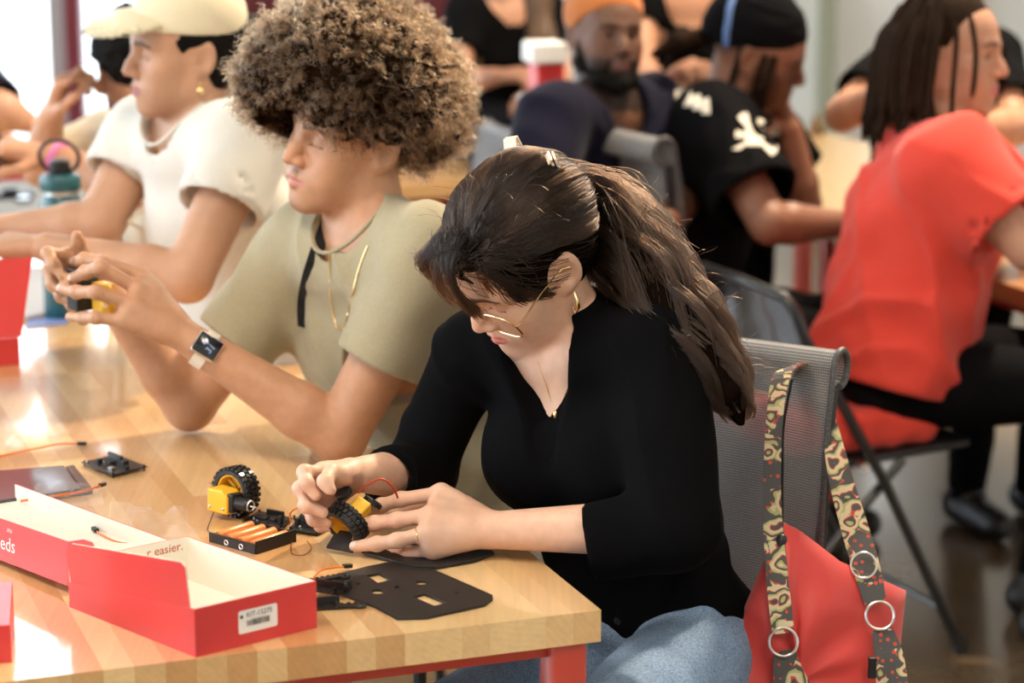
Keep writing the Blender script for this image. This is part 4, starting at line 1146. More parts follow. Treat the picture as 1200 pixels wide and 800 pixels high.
    MB().box(top+up_*.0052, (.0165, .0195, .0012), R_).build('watch_face', M_SCREEN, wc, bevel=.0011, smooth=True)
    MB().lathe([(.003, -.0015), (.0032, 0), (.003, .0015)], 12, top+sd*.0195+d*-.006, np.stack([d, up_, sd], 1)).build('watch_crown', M_ALU, wc)
    e = -nrm(np.cross(up_, at(300, 300, 3.6)-at(300, 400, 3.6)))   # reading direction across the face
    e = nrm(-d*.25+sd*1.0) if (sd@(at(260, 400, 3.7)-at(240, 400, 3.7))) > 0 else nrm(-sd)
    e = nrm(e-up_*(e@up_)); y_ = np.cross(up_, e)
    pos = top+up_*.0067
    text_obj('watch_digits', '4', .0165, pos+y_*.0062+e*.001, e, y_, M_SCREEN_GLOW, wc, 'CENTER')
    text_obj('watch_digits', '31', .0150, pos-y_*.0062, e, y_, M_SCREEN_GLOW, wc, 'CENTER')
    afro(root, H)
    return root, H, p
def afro(root, H):
    q = H.sc
    lobes = [(at(418, 96, 3.88), .148), (at(362, 90, 3.84), .106), (at(470, 108, 3.92), .108), (at(412, 62, 3.9), .116), (at(326, 95, 3.82), .056), (at(496, 142, 3.93), .062), (at(395, 84, 3.76), .090), (at(455, 104, 3.80), .094)]
    B = Sdf()
    for c, r in lobes: B.sph(c, r*.86, .05)
    B.ell(H.w(0, -.130, -.035), np.array([.088, .098, .094])*q, H.R, .015, 's')
    for s in (1, -1): B.ell(H.w(s*.095, .006, -.038), np.array([.042, .050, .068])*q, H.R, .010, 's')
    B.plane(H.w(0, 0, -.040), -H.R[:, 2]-H.R[:, 1]*.25-H.R[:, 0]*0, .02)
    def post(P, d): return d-.011*(1-2*np.abs(vnoise(P*42)))-.006*(1-2*np.abs(vnoise(P*95+5)))
    B.post = post
    v, f = B.mesh(.0050)
    geo_obj('hair', v, f, M_AFRO_BASE, root)
    rng = np.random.default_rng(11)
    NL, NS = 4600, 4
    pick = rng.integers(0, len(v), NL); lb = v[pick]
    cen = at(415, 110, 3.86)
    rad = lb-cen; rad /= np.linalg.norm(rad, axis=1)[:, None]
    cl = np.stack([vnoise(lb*45), vnoise(lb*45+11), vnoise(lb*45+23)], 1)
    ld = rad+cl*.55+rng.normal(size=lb.shape)*.34; ld /= np.linalg.norm(ld, axis=1)[:, None]
    la = np.cross(ld, rng.normal(size=lb.shape)); la /= np.linalg.norm(la, axis=1)[:, None]
    rep = lambda X: np.repeat(X, NS, 0)
    base = rep(lb)+rng.normal(size=(NL*NS, 3))*.0022; dirs = rep(ld)+rng.normal(size=(NL*NS, 3))*.07; dirs /= np.linalg.norm(dirs, axis=1)[:, None]
    m = 22; t = np.linspace(0, 1, m)
    L = rep(rng.uniform(.014, .040, (NL, 1)))[:, 0]*rng.uniform(.85, 1.1, NL*NS)
    a = rep(la); a = a-dirs*(a*dirs).sum(1)[:, None]; a /= np.linalg.norm(a, axis=1)[:, None]; b = np.cross(dirs, a)
    hr = rep(rng.uniform(.0015, .0048, (NL, 1)))[:, 0]*rng.uniform(.8, 1.2, NL*NS); tw = rep(rng.uniform(8, 17, (NL, 1)))[:, 0]; ph = rep(rng.uniform(0, 6.28, (NL, 1)))[:, 0]+rng.normal(size=NL*NS)*.35
    ang = tw[:, None]*t[None]+ph[:, None]
    P = base[:, None]-dirs[:, None]*.006+dirs[:, None]*(L[:, None]*t[None])[..., None]+(a[:, None]*np.cos(ang)[..., None]+b[:, None]*np.sin(ang)[..., None])*(hr[:, None]*np.minimum(1, t*3)[None])[..., None]
    P[..., 2] -= (t**2*.004)[None]
    # keep the face and ears free
    Lc = H.l(P[:, -1]); Lm = H.l(P[:, m//2])
    bad = np.zeros(len(P), bool)
    for X in (Lc, Lm): bad |= ((X-np.array([0, -.130, -.040]))**2/np.array([.080, .085, .090])**2).sum(1) < 1
    for s in (1, -1):
        for X in (Lc, Lm): bad |= ((X-np.array([s*.095, .006, -.038]))**2/np.array([.040, .044, .060])**2).sum(1) < 1
    P = P[~bad]
    pk = rng.random(len(P)) < .22
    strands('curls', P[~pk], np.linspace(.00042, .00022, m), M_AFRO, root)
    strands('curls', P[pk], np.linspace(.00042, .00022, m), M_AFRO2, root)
boy, BH, BP = build_boy()
# ------------------------------------------------------------------ the other people
SKIN_B = mat('skin_background', (0.6, 0.4, 0.3), rough=0.5, vcol=True, noise=0.06, scale=50, sss=0.05, spec=0.4)
M_WHITE_TEE = cloth_mat('white_jersey', (0.70, 0.68, 0.62), weave=900, var=0.08)
M_CAP = cloth_mat('cream_cap_cotton', (0.78, 0.70, 0.50), weave=900, var=0.10)
M_RED_TEE = cloth_mat('red_jersey', (0.72, 0.062, 0.040), weave=900, var=0.12)
M_BLACK_TEE = cloth_mat('black_jersey', (0.004, 0.004, 0.005), weave=900, var=0.2, sheen=.0, spec=.06)
M_NAVY_TEE = cloth_mat('navy_jersey', (0.0065, 0.0065, 0.020), weave=900, var=0.2, sheen=.05, spec=.1)
M_CREAM = cloth_mat('cream_shirt', (0.66, 0.57, 0.42), weave=900, var=0.15)
M_ORANGE = cloth_mat('rust_beanie', (0.52, 0.17, 0.045), weave=500, var=0.2)
M_BLACK_TROUSER = cloth_mat('black_trousers', (0.004, 0.004, 0.005), weave=700, var=0.2, sheen=.0, spec=.06)
M_HAIR_BLACK = mat('black_hair', (0.006, 0.005, 0.0045), rough=.8, spec=.12, noise=.4, scale=120, bump=.6, bscale=250)
M_HAIR_LOCS = mat('brown_locs', (0.024, 0.013, 0.0075), rough=.9, spec=.08, noise=.55, scale=160, bump=.8, bscale=400)
M_HAIR_LIGHT = mat('light_brown_hair', (0.11, 0.060, 0.028), rough=.5, noise=.5, scale=60, bump=.5, bscale=150)
M_EYE = mat('eye_white', (0.75, 0.72, 0.68), rough=.2)
M_IRIS = mat('dark_iris', (0.015, 0.009, 0.006), rough=.1)
def decal(K, c, ax1, ax2, polys, m, parent, name, lift=.0025, n=None):
    """flat print laid on a garment: 2-D polygons in metres about c"""
    n = nrm(np.cross(ax1, ax2)) if n is None else n; b = MB()
    for poly in polys:
        P = [surf(K, c+ax1*x+ax2*y+n*.03, n)+n*lift for x, y in poly]
        P += [surf(K, c+ax1*np.mean([q[0] for q in poly])+ax2*np.mean([q[1] for q in poly])+n*.03, n)+n*lift]
        k = len(poly); b.add(P, [(i, (i+1) % k, k) for i in range(k)])
    return b.build(name, m, parent, fix=False)
def simple_person(label, headargs, joints, tone, top, sleeves, lip=(.5, .2, .16), brow=(.03, .02, .015), stub=None, lids=.6, fem=False, off=.016, r=(.072, .070), h=.0075, hh=.0040, legs=None, hands=(None, None), seed=0., group=None, wamp=.008, neck=.066, neckfr=.02, size=1.0, long_to=None, eyes=False, jaw=1.0, hemdrop=.1, ar=None, wscale=9):
    H = Head(*headargs)
    p = Pose(*joints, size=size, fem=fem); off = off*size; r = tuple(x*size for x in r)
    base = p.hip.copy(); base[2] = 0
    root = empty('person', base, label, 'person', group)
    S = Sdf(); torso_sdf(S, p); neck_sdf(S, p, H, (.050 if fem else .056)*size)
    ar = tuple(x*size for x in (ar or ((.048, .040, .038, .026) if fem else (.054, .043, .042, .028))))
    arm_sdf(S, p.shL, p.elL, p.wrL, 1.0, r=ar); arm_sdf(S, p.shR, p.elR, p.wrR, 1.0, r=ar)
    head_sdf(S, H, lids=lids, male=not fem, jaw=jaw)
    fine = [(H.w(0, -.01, 0), .16, hh)]
    for W, hd in ((p.wrL, hands[0]), (p.wrR, hands[1])):
        if hd:
            hand_posed(S, W, hd[0], hd[1], hd[2], curl=hd[3] if len(hd) > 3 else .6, sc=(.98 if not fem else .92)*size); fine.append((W+nrm(hd[0])*.08, .12, hh))
    tone = np.array(tone)
    body_mesh('body', S, h, SKIN_B, root, lambda v: head_colour(H, v, np.tile(tone, (len(v), 1)), tone, lip, brow=brow, stub=stub), fine=fine)
    cL, cR = p.shL+(p.elL-p.shL)*sleeves, p.shR+(p.elR-p.shR)*sleeves
    K = tee(p, H, S, cL, cR, off=off, r=r, seed=seed, wamp=wamp, wscale=wscale, neck=neck, neckfr=neckfr, hemdrop=hemdrop)
    v, f = K.mesh(.0088); geo_obj('t_shirt', relax(v, f, 1), f, top, root)
    if eyes:
        for s in (1, -1):
            e = MB().lathe([(.0005, -.0125)]+[(.0125*math.sin(t), -.0125*math.cos(t)) for t in np.linspace(.2, 2.94, 9)]+[(.0005, .0125)], 14, H.w(s*.031, -.0700, .0035)).build('eye', M_EYE, root, smooth=True)
            MB().lathe([(.0068, 0), (.006, .0012), (.0005, .0018)], 12, H.w(s*.031+.001, -.0822, .0035), H.R@rot('X', math.pi/2)).build('iris', M_IRIS, e)
    if legs: lower(root, p, legs, M_BLACK_PLASTIC, h=.009, thigh=.42)
    return root, H, p, K, S
def hair_cap(H, root, m, grow=1.06, low=-.03, face=1.0, lump=.004, freq=60, extra=None, name='hair', side=1.0, h=.005):
    B = Sdf(); q = H.sc
    B.ell(H.w(0, .016, .036), np.array([.078, .099, .087])*q*grow, H.R, .01)
    B.ell(H.w(0, .036, -.012), np.array([.072, .074, .075])*q*grow, H.R, .02)
    if extra: extra(B)
    B.ell(H.w(0, -.128, -.035*face), np.array([.090, .098, .098])*q, H.R, .008, 's')
    for s in (1, -1): B.ell(H.w(s*.088, -.002, -.024), np.array([.030, .036, .050])*q*side, H.R, .008, 's')
    B.plane(H.w(0, 0, low), -H.R[:, 2]-H.R[:, 1]*.3, .01)
    B.post = lambda P, d: d-lump*(1-2*np.abs(vnoise(P*freq)))
    v, f = B.mesh(h); return geo_obj(name, v, f, m, root)
def hipfrom(M, dx, dy, z): return np.array([M[0]+dx, M[1]+dy, z])
def deg(*a): return tuple(math.radians(x) for x in a)
# --- person in a cream cap
sL, sR = at(292, 168, 4.32), at(168, 160, 4.60)
capw, CH, CP, CK, CS = simple_person('person in white T-shirt and cream baseball cap with gold earrings', (at(216, 58, 4.40), *deg(-66, 3, 7), 1.02),
    (sL, sR, at(220, 325, 4.22), at(118, 262, 4.52), at(55, 290, 4.28), at(5, 268, 4.55), hipfrom((sL+sR)/2, .13, .10, .66)), (0.51, 0.285, 0.178), M_WHITE_TEE, .50,
    lip=(.42, .17, .16), lids=.9, fem=True, off=.022, r=(.080, .082), hh=.0038, h=.0065, legs=M_PALE_TROUSER, neck=.068, neckfr=.020, wamp=.0035,
    hands=((at(-20, 285, 4.3)-at(55, 290, 4.28), (.2, .2, -1), (-.2, 1, .1)), (at(-60, 270, 4.5)-at(5, 268, 4.5), (.2, -.2, -1), (-.2, -1, .1))), ar=(.054, .045, .042, .027), seed=6.)
collar(CK, CP, capw, M_WHITE_TEE, neck=.068, neckfr=.020)
def bun(B): B.sph(CH.w(.005, .135, .005), .050, .02); B.sph(CH.w(.0, .12, -.03), .038, .02)
hair_cap(CH, capw, M_HAIR_BLACK, 1.03, -.055, extra=bun, lump=.002)
c_ = Sdf(); q = CH.sc
c_.ell(CH.w(0, .012, .058), np.array([.086, .106, .090])*q, CH.R, .01); c_.plane(CH.w(0, 0, .042), -CH.R[:, 2]-CH.R[:, 1]*.10, .004)
v, f = c_.mesh(.004); cap_o = geo_obj('cap', v, f, M_CAP, capw)
b_ = Sdf(); b_.ell(CH.w(0, -.115, .050), np.array([.078, .090, .062])*q, CH.R, .01); b_.plane(CH.w(0, 0, .050), -CH.R[:, 2]-CH.R[:, 1]*-.0, .0)
b2 = Sdf(); R2 = CH.R@rot('X', .16)
b2.ell(CH.w(0, -.100, .046), np.array([.080, .088, .034])*q, R2, .01)
b2.ell(CH.w(0, -.100, .0425), np.array([.081, .090, .0335])*q, R2, .001, 's'); b2.plane(CH.w(0, 0, .040), -R2[:, 2], .001)
v, f = b2.mesh(.0026); geo_obj('cap_brim', v, f, M_CAP, cap_o)
MB().lathe([(.006, -.003), (.008, 0), (.006, .004)], 14, CH.w(0, .010, .150), CH.R).build('cap_button', M_CAP, cap_o, smooth=True)
for s in (1, -1):
    ea = CH.w(s*.078, .004, -.040); e_ = MB().tube([ea, ea-np.array([0, 0, .010])], .0018, 6).lathe([(.001, -.008)]+[(.0085*math.sin(t), -.0085*math.cos(t)) for t in np.linspace(.3, 2.85, 8)], 12, ea-np.array([0, 0, .018]))
    e_.build('earring', M_GOLD, capw, smooth=True)
st = [surf(CK, CP.M+CP.ax*(-.10+.03*t)+CP.fr*.25-CP.up*(.02+.30*t), CP.fr)+CP.fr*.003 for t in np.linspace(0, 1, 14)]
MB().ribbon(st, [CP.ax*.008]*14, [CP.fr]*14, .003).build('bag_strap', M_CREAM, capw)
# --- person with a dark fringe behind
sL, sR = at(225, 185, 5.05), at(128, 170, 5.42)
dk, DH, DP, DK, DS = simple_person('person with dark fringe and pink bracelet behind the cream cap', (at(168, 76, 5.2), *deg(-80, 14, 10), 1.0),
    (sL, sR, at(150, 222, 4.95), at(48, 196, 5.35), at(58, 182, 5.0), at(60, 135, 5.2), hipfrom((sL+sR)/2, .12, .08, .62)), (0.56, 0.29, 0.175), M_CREAM, .92,
    lip=(.45, .17, .14), stub=((.10, .06, .04), .5, True), lids=.8, r=(.074, .066), hh=.0038, legs=M_BLACK_TROUSER, seed=3.,
    hands=((at(8, 172, 4.98)-at(58, 182, 5.0), (.0, .2, -1), (-.1, -.9, .3), .5), (at(75, 88, 5.15)-at(60, 135, 5.2), (.9, -.1, .1), (0, -1, 0), 1.0)))
hair_cap(DH, dk, M_HAIR_BLACK, 1.20, -.06, face=1.32, lump=.006, freq=45, side=.8)
w_ = nrm(DP.wrL-DP.elL); a_ = nrm(np.cross(w_, [0, 0, 1])); MB().torus(DP.wrL-w_*.02, .033, .007, np.stack([a_, np.cross(w_, a_), w_], 1)).build('bracelet', mat('pink_silicone', (.80, .22, .52), rough=.4), dk, smooth=True)
for t in (-.07, .0):
    st = [surf(DK, DP.M-DP.ax*(.06+t)+DP.fr*.25-DP.up*(-.02+.34*u_), DP.fr)+DP.fr*.003 for u_ in np.linspace(0, 1, 12)]
    MB().ribbon(st, [DP.ax*.012]*12, [DP.fr]*12, .003).build('bag_strap', M_BLACK_STRAP, dk)
# --- person cut off by the left edge
sL, sR = at(-65, 95, 6.0), at(-30, 92, 5.6)
lf, LH, *_ = simple_person('person in dark blue sleeve cut off at the left edge', (at(-60, 20, 5.9), *deg(70, 15, 0), 1.0),
    (at(-62, 98, 6.05), at(-38, 98, 5.6), at(-10, 170, 6.0), at(-2, 128, 5.5), at(45, 190, 5.9), at(30, 142, 5.6), hipfrom((sL+sR)/2, -.12, 0, .6)), (0.60, 0.33, 0.22), M_NAVY_TEE, .95, hh=.005, h=.007, r=(.074, .068),
    hands=((at(70, 195, 5.9)-at(45, 190, 5.9), (0, 0, -1), (0, -1, 0)), (at(45, 150, 5.6)-at(30, 142, 5.6), (0, 0, -1), (0, 1, .2))))
hair_cap(LH, lf, M_HAIR_BLACK, 1.06, -.05)
# --- person in rust beanie
sR, sL = at(643, 142, 5.50), at(768, 128, 5.78)
be, EH, EP, EK, ES = simple_person('bearded person in rust beanie and navy T-shirt', (at(710, 42, 5.62), *deg(22, -4, 4), 1.02),
    (sL, sR, at(800, 235, 5.6), at(628, 262, 5.40), at(760, 280, 5.3), at(712, 285, 5.25), hipfrom((sL+sR)/2, -.04, .14, .60)), (0.135, 0.062, 0.036), M_NAVY_TEE, .75,
    lip=(.13, .055, .048), brow=(.012, .008, .006), stub=((.006, .005, .005), .97, True), lids=.55, eyes=True, hh=.0034, off=.026, r=(.088, .088), legs=M_BLACK_TROUSER, jaw=1.12, neck=.078, neckfr=.03, wamp=.008, seed=8.,
    hands=((at(720, 290, 5.2)-at(760, 280, 5.3), (0, 0, -1), (0, -1, 0)), (at(740, 285, 5.2)-at(712, 285, 5.25), (0, 0, -1), (0, 1, 0))))
B = Sdf(); B.ell(EH.w(0, .022, .052), np.array([.090, .108, .096]), EH.R, .01); B.sph(EH.w(0, .075, .10), .06, .03); B.plane(EH.w(0, -.05, .052), -EH.R[:, 2]-EH.R[:, 1]*.62, .004)
B.post = lambda P, d: d-.0016*np.sin(((P-EH.C)@EH.R)[:, 0]*520)
v, f = B.mesh(.0045); geo_obj('beanie', v, f, M_ORANGE, be)
bd = Sdf()
for s in (1, -1):
    bd.chain([EH.w(s*.066, -.004, -.02), EH.w(s*.058, -.012, -.062), EH.w(s*.034, -.062, -.096), EH.w(0, -.078, -.106)], [.010, .018, .022, .023], .015)
    bd.cone(EH.w(s*.026, -.088, -.056), EH.w(s*.034, -.070, -.090), .004, .010, .008)
bd.post = lambda P, d: d-.003*(1-2*np.abs(vnoise(P*140)))
v, f = bd.mesh(.0032); geo_obj('beard', v, f, M_HAIR_BLACK, be)
M_PRINT_PINK = mat('pink_print', (.42, .14, .20), rough=.7); M_PRINT = mat('cream_print', (.72, .68, .58), rough=.7)
decal(EK, EP.M-EP.up*.16+EP.fr*.15, -EP.ax, EP.up, [[(x-.06, -.012), (x-.035, -.012), (x-.035, .014), (x-.06, .014)] for x in (0, .03, .06, .09)], M_PRINT_PINK, be, 'chest_print')
# --- two people in black standing at the far tables
def long_hair(root, H, m):
    B = Sdf(); q = H.sc
    B.ell(H.w(0, .02, .035), np.array([.090, .108, .098])*q, H.R, .01)
    for s in (1, -1): B.chain([H.w(s*.075, .02, .02), H.w(s*.098, -.02, -.12), H.w(s*.105, -.10, -.26), H.w(s*.095, -.14, -.36)], [.04, .042, .040, .015], .03)
    B.ell(H.w(0, -.125, -.035), np.array([.080, .098, .105])*q, H.R, .008, 's')
    B.post = lambda P, d: d-.006*(1-2*np.abs(vnoise(P*np.array([60, 60, 12], np.float32))))
    v, f = B.mesh(.008); geo_obj('hair', v, f, m, root)
sR, sL = at(545, 18, 7.0), at(640, 14, 7.1)
w1, WH, WP, WK, WS = simple_person('person in black top with long light brown hair behind the far table', (at(590, -62, 7.0), *deg(5, 8, 0), 1.0),
    (sL, sR, at(655, 95, 7.0), at(533, 98, 6.9), at(640, 112, 6.8), at(580, 90, 6.75), hipfrom((sL+sR)/2, 0, .1, .86)), (0.56, 0.30, 0.19), M_BLACK_TEE, .55, fem=True, hh=.006, h=.008, r=(.062, .058), off=.012, legs=M_BLACK_TROUSER, neck=.064, neckfr=.02,
    hands=((at(610, 112, 6.7)-at(640, 112, 6.8), (0, .3, -1), (0, -1, 0)), (at(625, 86, 6.7)-at(580, 90, 6.75), (0, .3, -1), (.3, 1, 0), .9)))
long_hair(w1, WH, M_HAIR_LIGHT)
sR, sL = at(752, -2, 6.7), at(856, -2, 6.75)
w2, WH2, WP2, WK2, WS2 = simple_person('person in black low neck top behind the rust beanie', (at(800, -75, 6.7), *deg(-5, 8, 0), 1.0),
    (sL, sR, at(870, 85, 6.6), at(752, 92, 6.6), at(830, 88, 6.4), at(782, 92, 6.35), hipfrom((sL+sR)/2, 0, .1, .86)), (0.52, 0.27, 0.165), M_BLACK_TEE, .35, fem=True, hh=.006, h=.008, r=(.062, .060), off=.012, legs=M_BLACK_TROUSER, neck=.078, neckfr=.045,
    hands=((at(800, 84, 6.3)-at(830, 88, 6.4), (0, .3, -1), (-.3, -1, 0)), (at(800, 80, 6.3)-at(782, 92, 6.35), (0, .3, -1), (.3, 1, .2), .8)))
hair_cap(WH2, w2, M_HAIR_BLACK, 1.08, -.06)
# --- person in black head wrap
sR, sL = at(838, 152, 5.563), at(868, 132, 5.951)
du, UH, UP, UK, US = simple_person('person in black head wrap and printed black T-shirt resting chin on fist', (at(888, 60, 5.700), *deg(84, 20, -12), 1.14),
    (sL, sR, at(940, 240, 5.871), at(902, 262, 5.426), at(925, 152, 5.791), at(985, 262, 5.529), hipfrom((sL+sR)/2, -.17, -.02, .56)), (0.235, 0.105, 0.062), M_BLACK_TEE, .74,
    lip=(.30, .11, .10), lids=.8, hh=.0038, off=.030, r=(.095, .098), legs=M_BLACK_TROUSER, seed=5., wamp=.012, size=1.10,
    hands=((at(912, 112, 5.746)-at(925, 152, 5.791), (-.9, .1, .2), (.2, -1, 0), 1.5), (at(1030, 262, 5.586)-at(985, 262, 5.529), (0, 0, -1), (0, 1, 0), .5)))
B = Sdf(); B.ell(UH.w(0, .020, .045), np.array([.083, .108, .094])*1.14, UH.R, .01); B.ell(UH.w(0, .06, .02), np.array([.075, .07, .075])*1.14, UH.R, .02)
B.plane(UH.w(0, -.05, .045), -UH.R[:, 2]-UH.R[:, 1]*.32, .004)
B.post = lambda P, d: d-.0025*(1-2*np.abs(vnoise(((P-UH.C)@UH.R).astype(np.float32)*np.array([12, 12, 60], np.float32))))
v, f = B.mesh(.0045); dr = geo_obj('head_wrap', v, f, M_BLACK_TEE, du)
bl = [UH.w(-.088*math.sin(t)*.92, .060+.068*math.cos(t)*.4+.02, .045+.085*math.cos(t)) for t in np.linspace(.4, 2.3, 12)]
MB().tube([surf(B, q, None)-UH.R[:, 0]*.002 for q in bl], .008, 8, flat=.4).build('blue_band', mat('blue_band', (.10, .19, .42), rough=.7), dr, smooth=True)
tb = Sdf(); tb.chain([UH.w(-.01, .11, -.005), UH.w(-.03, .16, -.03), UH.w(-.035, .20, -.075)], [.022, .024, .010], .01); tb.chain([UH.w(0, .10, .0), UH.w(.01, .15, -.05), UH.w(.0, .17, -.11)], [.02, .02, .008], .01)
v, f = tb.mesh(.006); geo_obj('wrap_tail', v, f, M_HAIR_LOCS, dr)
lk = Sdf(); rg = np.random.default_rng(4)
for k in range(9):
    a = rg.uniform(-.2, 1); x0 = -.078; y0 = -.03+.07*rg.random()
    if abs(y0-.012) < .018: y0 = -.035
    lk.chain([UH.w(x0, y0, .02), UH.w(x0-.006, y0-.004, -.03), UH.w(x0+.004, y0-.006+rg.normal()*.008, -.075-.03*rg.random())], [.007, .008, .005], .004)
v, f = lk.mesh(.004); geo_obj('hair', v, f, M_HAIR_LOCS, du)
star = []
for k in range(7):
    a = 2*math.pi*k/7+.3; r_ = (.050, .034)[k % 2]+.008; star.append([(0, 0), (r_*math.cos(a-.22), r_*math.sin(a-.22)), (r_*1.05*math.cos(a), r_*1.05*math.sin(a)), (r_*math.cos(a+.22), r_*math.sin(a+.22))])
cview = nrm(np.array([0, 0, CAM_H])-at(884, 160, 5.472))
sa = nrm(np.cross([0, 0, 1.0], cview)); sb = np.cross(cview, sa)
decal(UK, at(884, 160, 5.472), sa, sb, star+[[(-.02, -.02), (.02, -.02), (.02, .02), (-.02, .02)]], M_PRINT, du, 'sleeve_print', lift=.004, n=cview)
decal(UK, at(813, 113, 5.643), sa, sb, [[(-.042+.021*k, .014-.008*k), (-.024+.021*k, .020-.008*k), (-.020+.021*k, -.012-.010*k), (-.040+.021*k, -.018-.008*k)] for k in range(4)], M_PRINT, du, 'shoulder_print', lift=.006, n=cview)
# --- person in red
sR, sL = at(1118, 205, 4.891), at(1092, 168, 5.300)
rd, RH, RP, RK, RS = simple_person('person with shoulder length locs in plain red T-shirt', (at(1114, 62, 5.074), *deg(64, 2, 3), 1.09),
    (sL, sR, at(1200, 268, 5.429), at(1206, 290, 4.837), at(1290, 300, 5.375), at(1290, 325, 4.945), hipfrom((sL+sR)/2, -.115, -.05, .60)), (0.52, 0.27, 0.175), M_RED_TEE, .72,
    lip=(.55, .18, .19), stub=((.13, .075, .05), .45, False), lids=.5, eyes=True, hh=.0034, off=.040, r=(.098, .092), legs=M_BLACK_TROUSER, seed=1., wamp=.022, wscale=6, size=1.07, hemdrop=.035,
    hands=((at(1340, 300, 5.375)-at(1290, 300, 5.375), (0, 0, -1), (0, -1, 0)), (at(1340, 330, 4.945)-at(1290, 325, 4.945), (0, 0, -1), (0, 1, 0))))
lk = Sdf(); rg = np.random.default_rng(9)
lk.ell(RH.w(0, .018, .040), np.array([.080, .100, .088])*1.09, RH.R, .01); lk.ell(RH.w(0, .045, -.03), np.array([.070, .062, .085])*1.09, RH.R, .02)
lk.ell(RH.w(0, -.128, -.035), np.array([.086, .098, .098])*1.09, RH.R, .008, 's')
v, f = lk.mesh(.005); hb = geo_obj('hair', v, f, M_HAIR_LOCS, rd)
b = MB()
for k in range(120):
    a = rg.uniform(-2.75, 2.75) if k < 96 else rg.choice([-1, 1])*rg.uniform(2.2, 2.95)
    # a = 0 is the back of the head
    x, y = math.sin(a), math.cos(a)
    el = rg.uniform(.0, 1.1); ce = math.cos(el)
    p0 = np.array([.083*x*ce, .018+.103*y*ce, .042+.090*math.sin(el)])
    out = 1.05+.10*rg.random(); zend = (-.125 if abs(a) < 2.1 else -.07)-.045*rg.random()-.02*(y > .5)
    p1 = np.array([.094*x*out, .018+.112*y*out, .015]); p2 = np.array([.100*x*out, .018+.118*y*out+.004*rg.normal(), (zend+.01)*.6]); p3 = np.array([.098*x*out+.010*rg.normal(), .020+.115*y*out+.012*rg.normal(), zend])
    if abs(a) > 2.5 or (a < -1.75 and rg.random() < .75): continue
    pts = spline([RH.w(*p0), RH.w(*p1), RH.w(*p2), RH.w(*p3)], 12)
    r_ = rg.uniform(.0045, .0075); b.tube(pts, [r_*.8]+[r_]*9+[r_*.8, r_*.3], 6)
b.build('locs', M_HAIR_LOCS, hb, smooth=True)
# --- person whose bent arm shows beyond
sR, sL = at(1056, 72, 6.0), at(1165, 70, 6.1)
am, AH, AP, AK, AS = simple_person('person in black short sleeves with bent arm behind the locs', (at(1110, -5, 6.0), *deg(-20, 10, 0), 1.0),
    (sL, sR, at(1190, 150, 5.9), at(988, 134, 5.85), at(1130, 150, 5.7), at(1036, 106, 5.7), hipfrom((sL+sR)/2, 0, .12, .62)), (0.52, 0.26, 0.155), M_BLACK_TEE, .70, hh=.005, h=.007, r=(.076, .074), off=.02, legs=M_BLACK_TROUSER,
    hands=((at(1110, 150, 5.6)-at(1130, 150, 5.7), (0, 0, -1), (0, -1, 0)), (at(1062, 84, 5.65)-at(1036, 106, 5.7), (.3, -.6, -.4), (-.3, 0, .9), .45)))
hair_cap(AH, am, M_HAIR_BLACK, 1.06, -.05)
# ------------------------------------------------------------------ chairs
def mesh_fabric(name, base, open_=.30, scale=520):
    m, nt, b, out = new_mat(name)
    tc = N(nt, 'ShaderNodeTexCoord')
    w1 = N(nt, 'ShaderNodeTexWave', wave_type='BANDS', bands_direction='X', i_Scale=scale/6.28*1.0); w2 = N(nt, 'ShaderNodeTexWave', wave_type='BANDS', bands_direction='Z', i_Scale=scale/6.28*1.0)
    for w in (w1, w2): nt.links.new(tc.outputs['Object'], w.inputs['Vector'])
    mu = N(nt, 'ShaderNodeMath', operation='MULTIPLY'); nt.links.new(w1.outputs['Fac'], mu.inputs[0]); nt.links.new(w2.outputs['Fac'], mu.inputs[1])
    c = ramp(nt, mu.outputs[0], [(.1, tuple(x*.35 for x in base)), (.6, base)])
    nt.links.new(c, b.inputs['Base Color']); b.inputs['Roughness'].default_value = .55
    tr = N(nt, 'ShaderNodeBsdfTransparent'); mx = N(nt, 'ShaderNodeMixShader')
    f = ramp(nt, mu.outputs[0], [(.0, open_*1.6), (.55, open_*.55)])
    nt.links.new(f, mx.inputs[0]); nt.links.new(b.outputs[0], mx.inputs[1]); nt.links.new(tr.outputs[0], mx.inputs[2]); nt.links.new(mx.outputs[0], out.inputs[0])
    return m
M_MESH = mesh_fabric('grey_mesh_fabric', (.46, .46, .47))
M_MESH_TRIM = mat('dotted_piping', (.10, .10, .105), rough=.5, noise=.8, scale=420)
M_TUBE = mat('black_steel', (0.010, 0.010, 0.011), rough=.35, coat=.3)
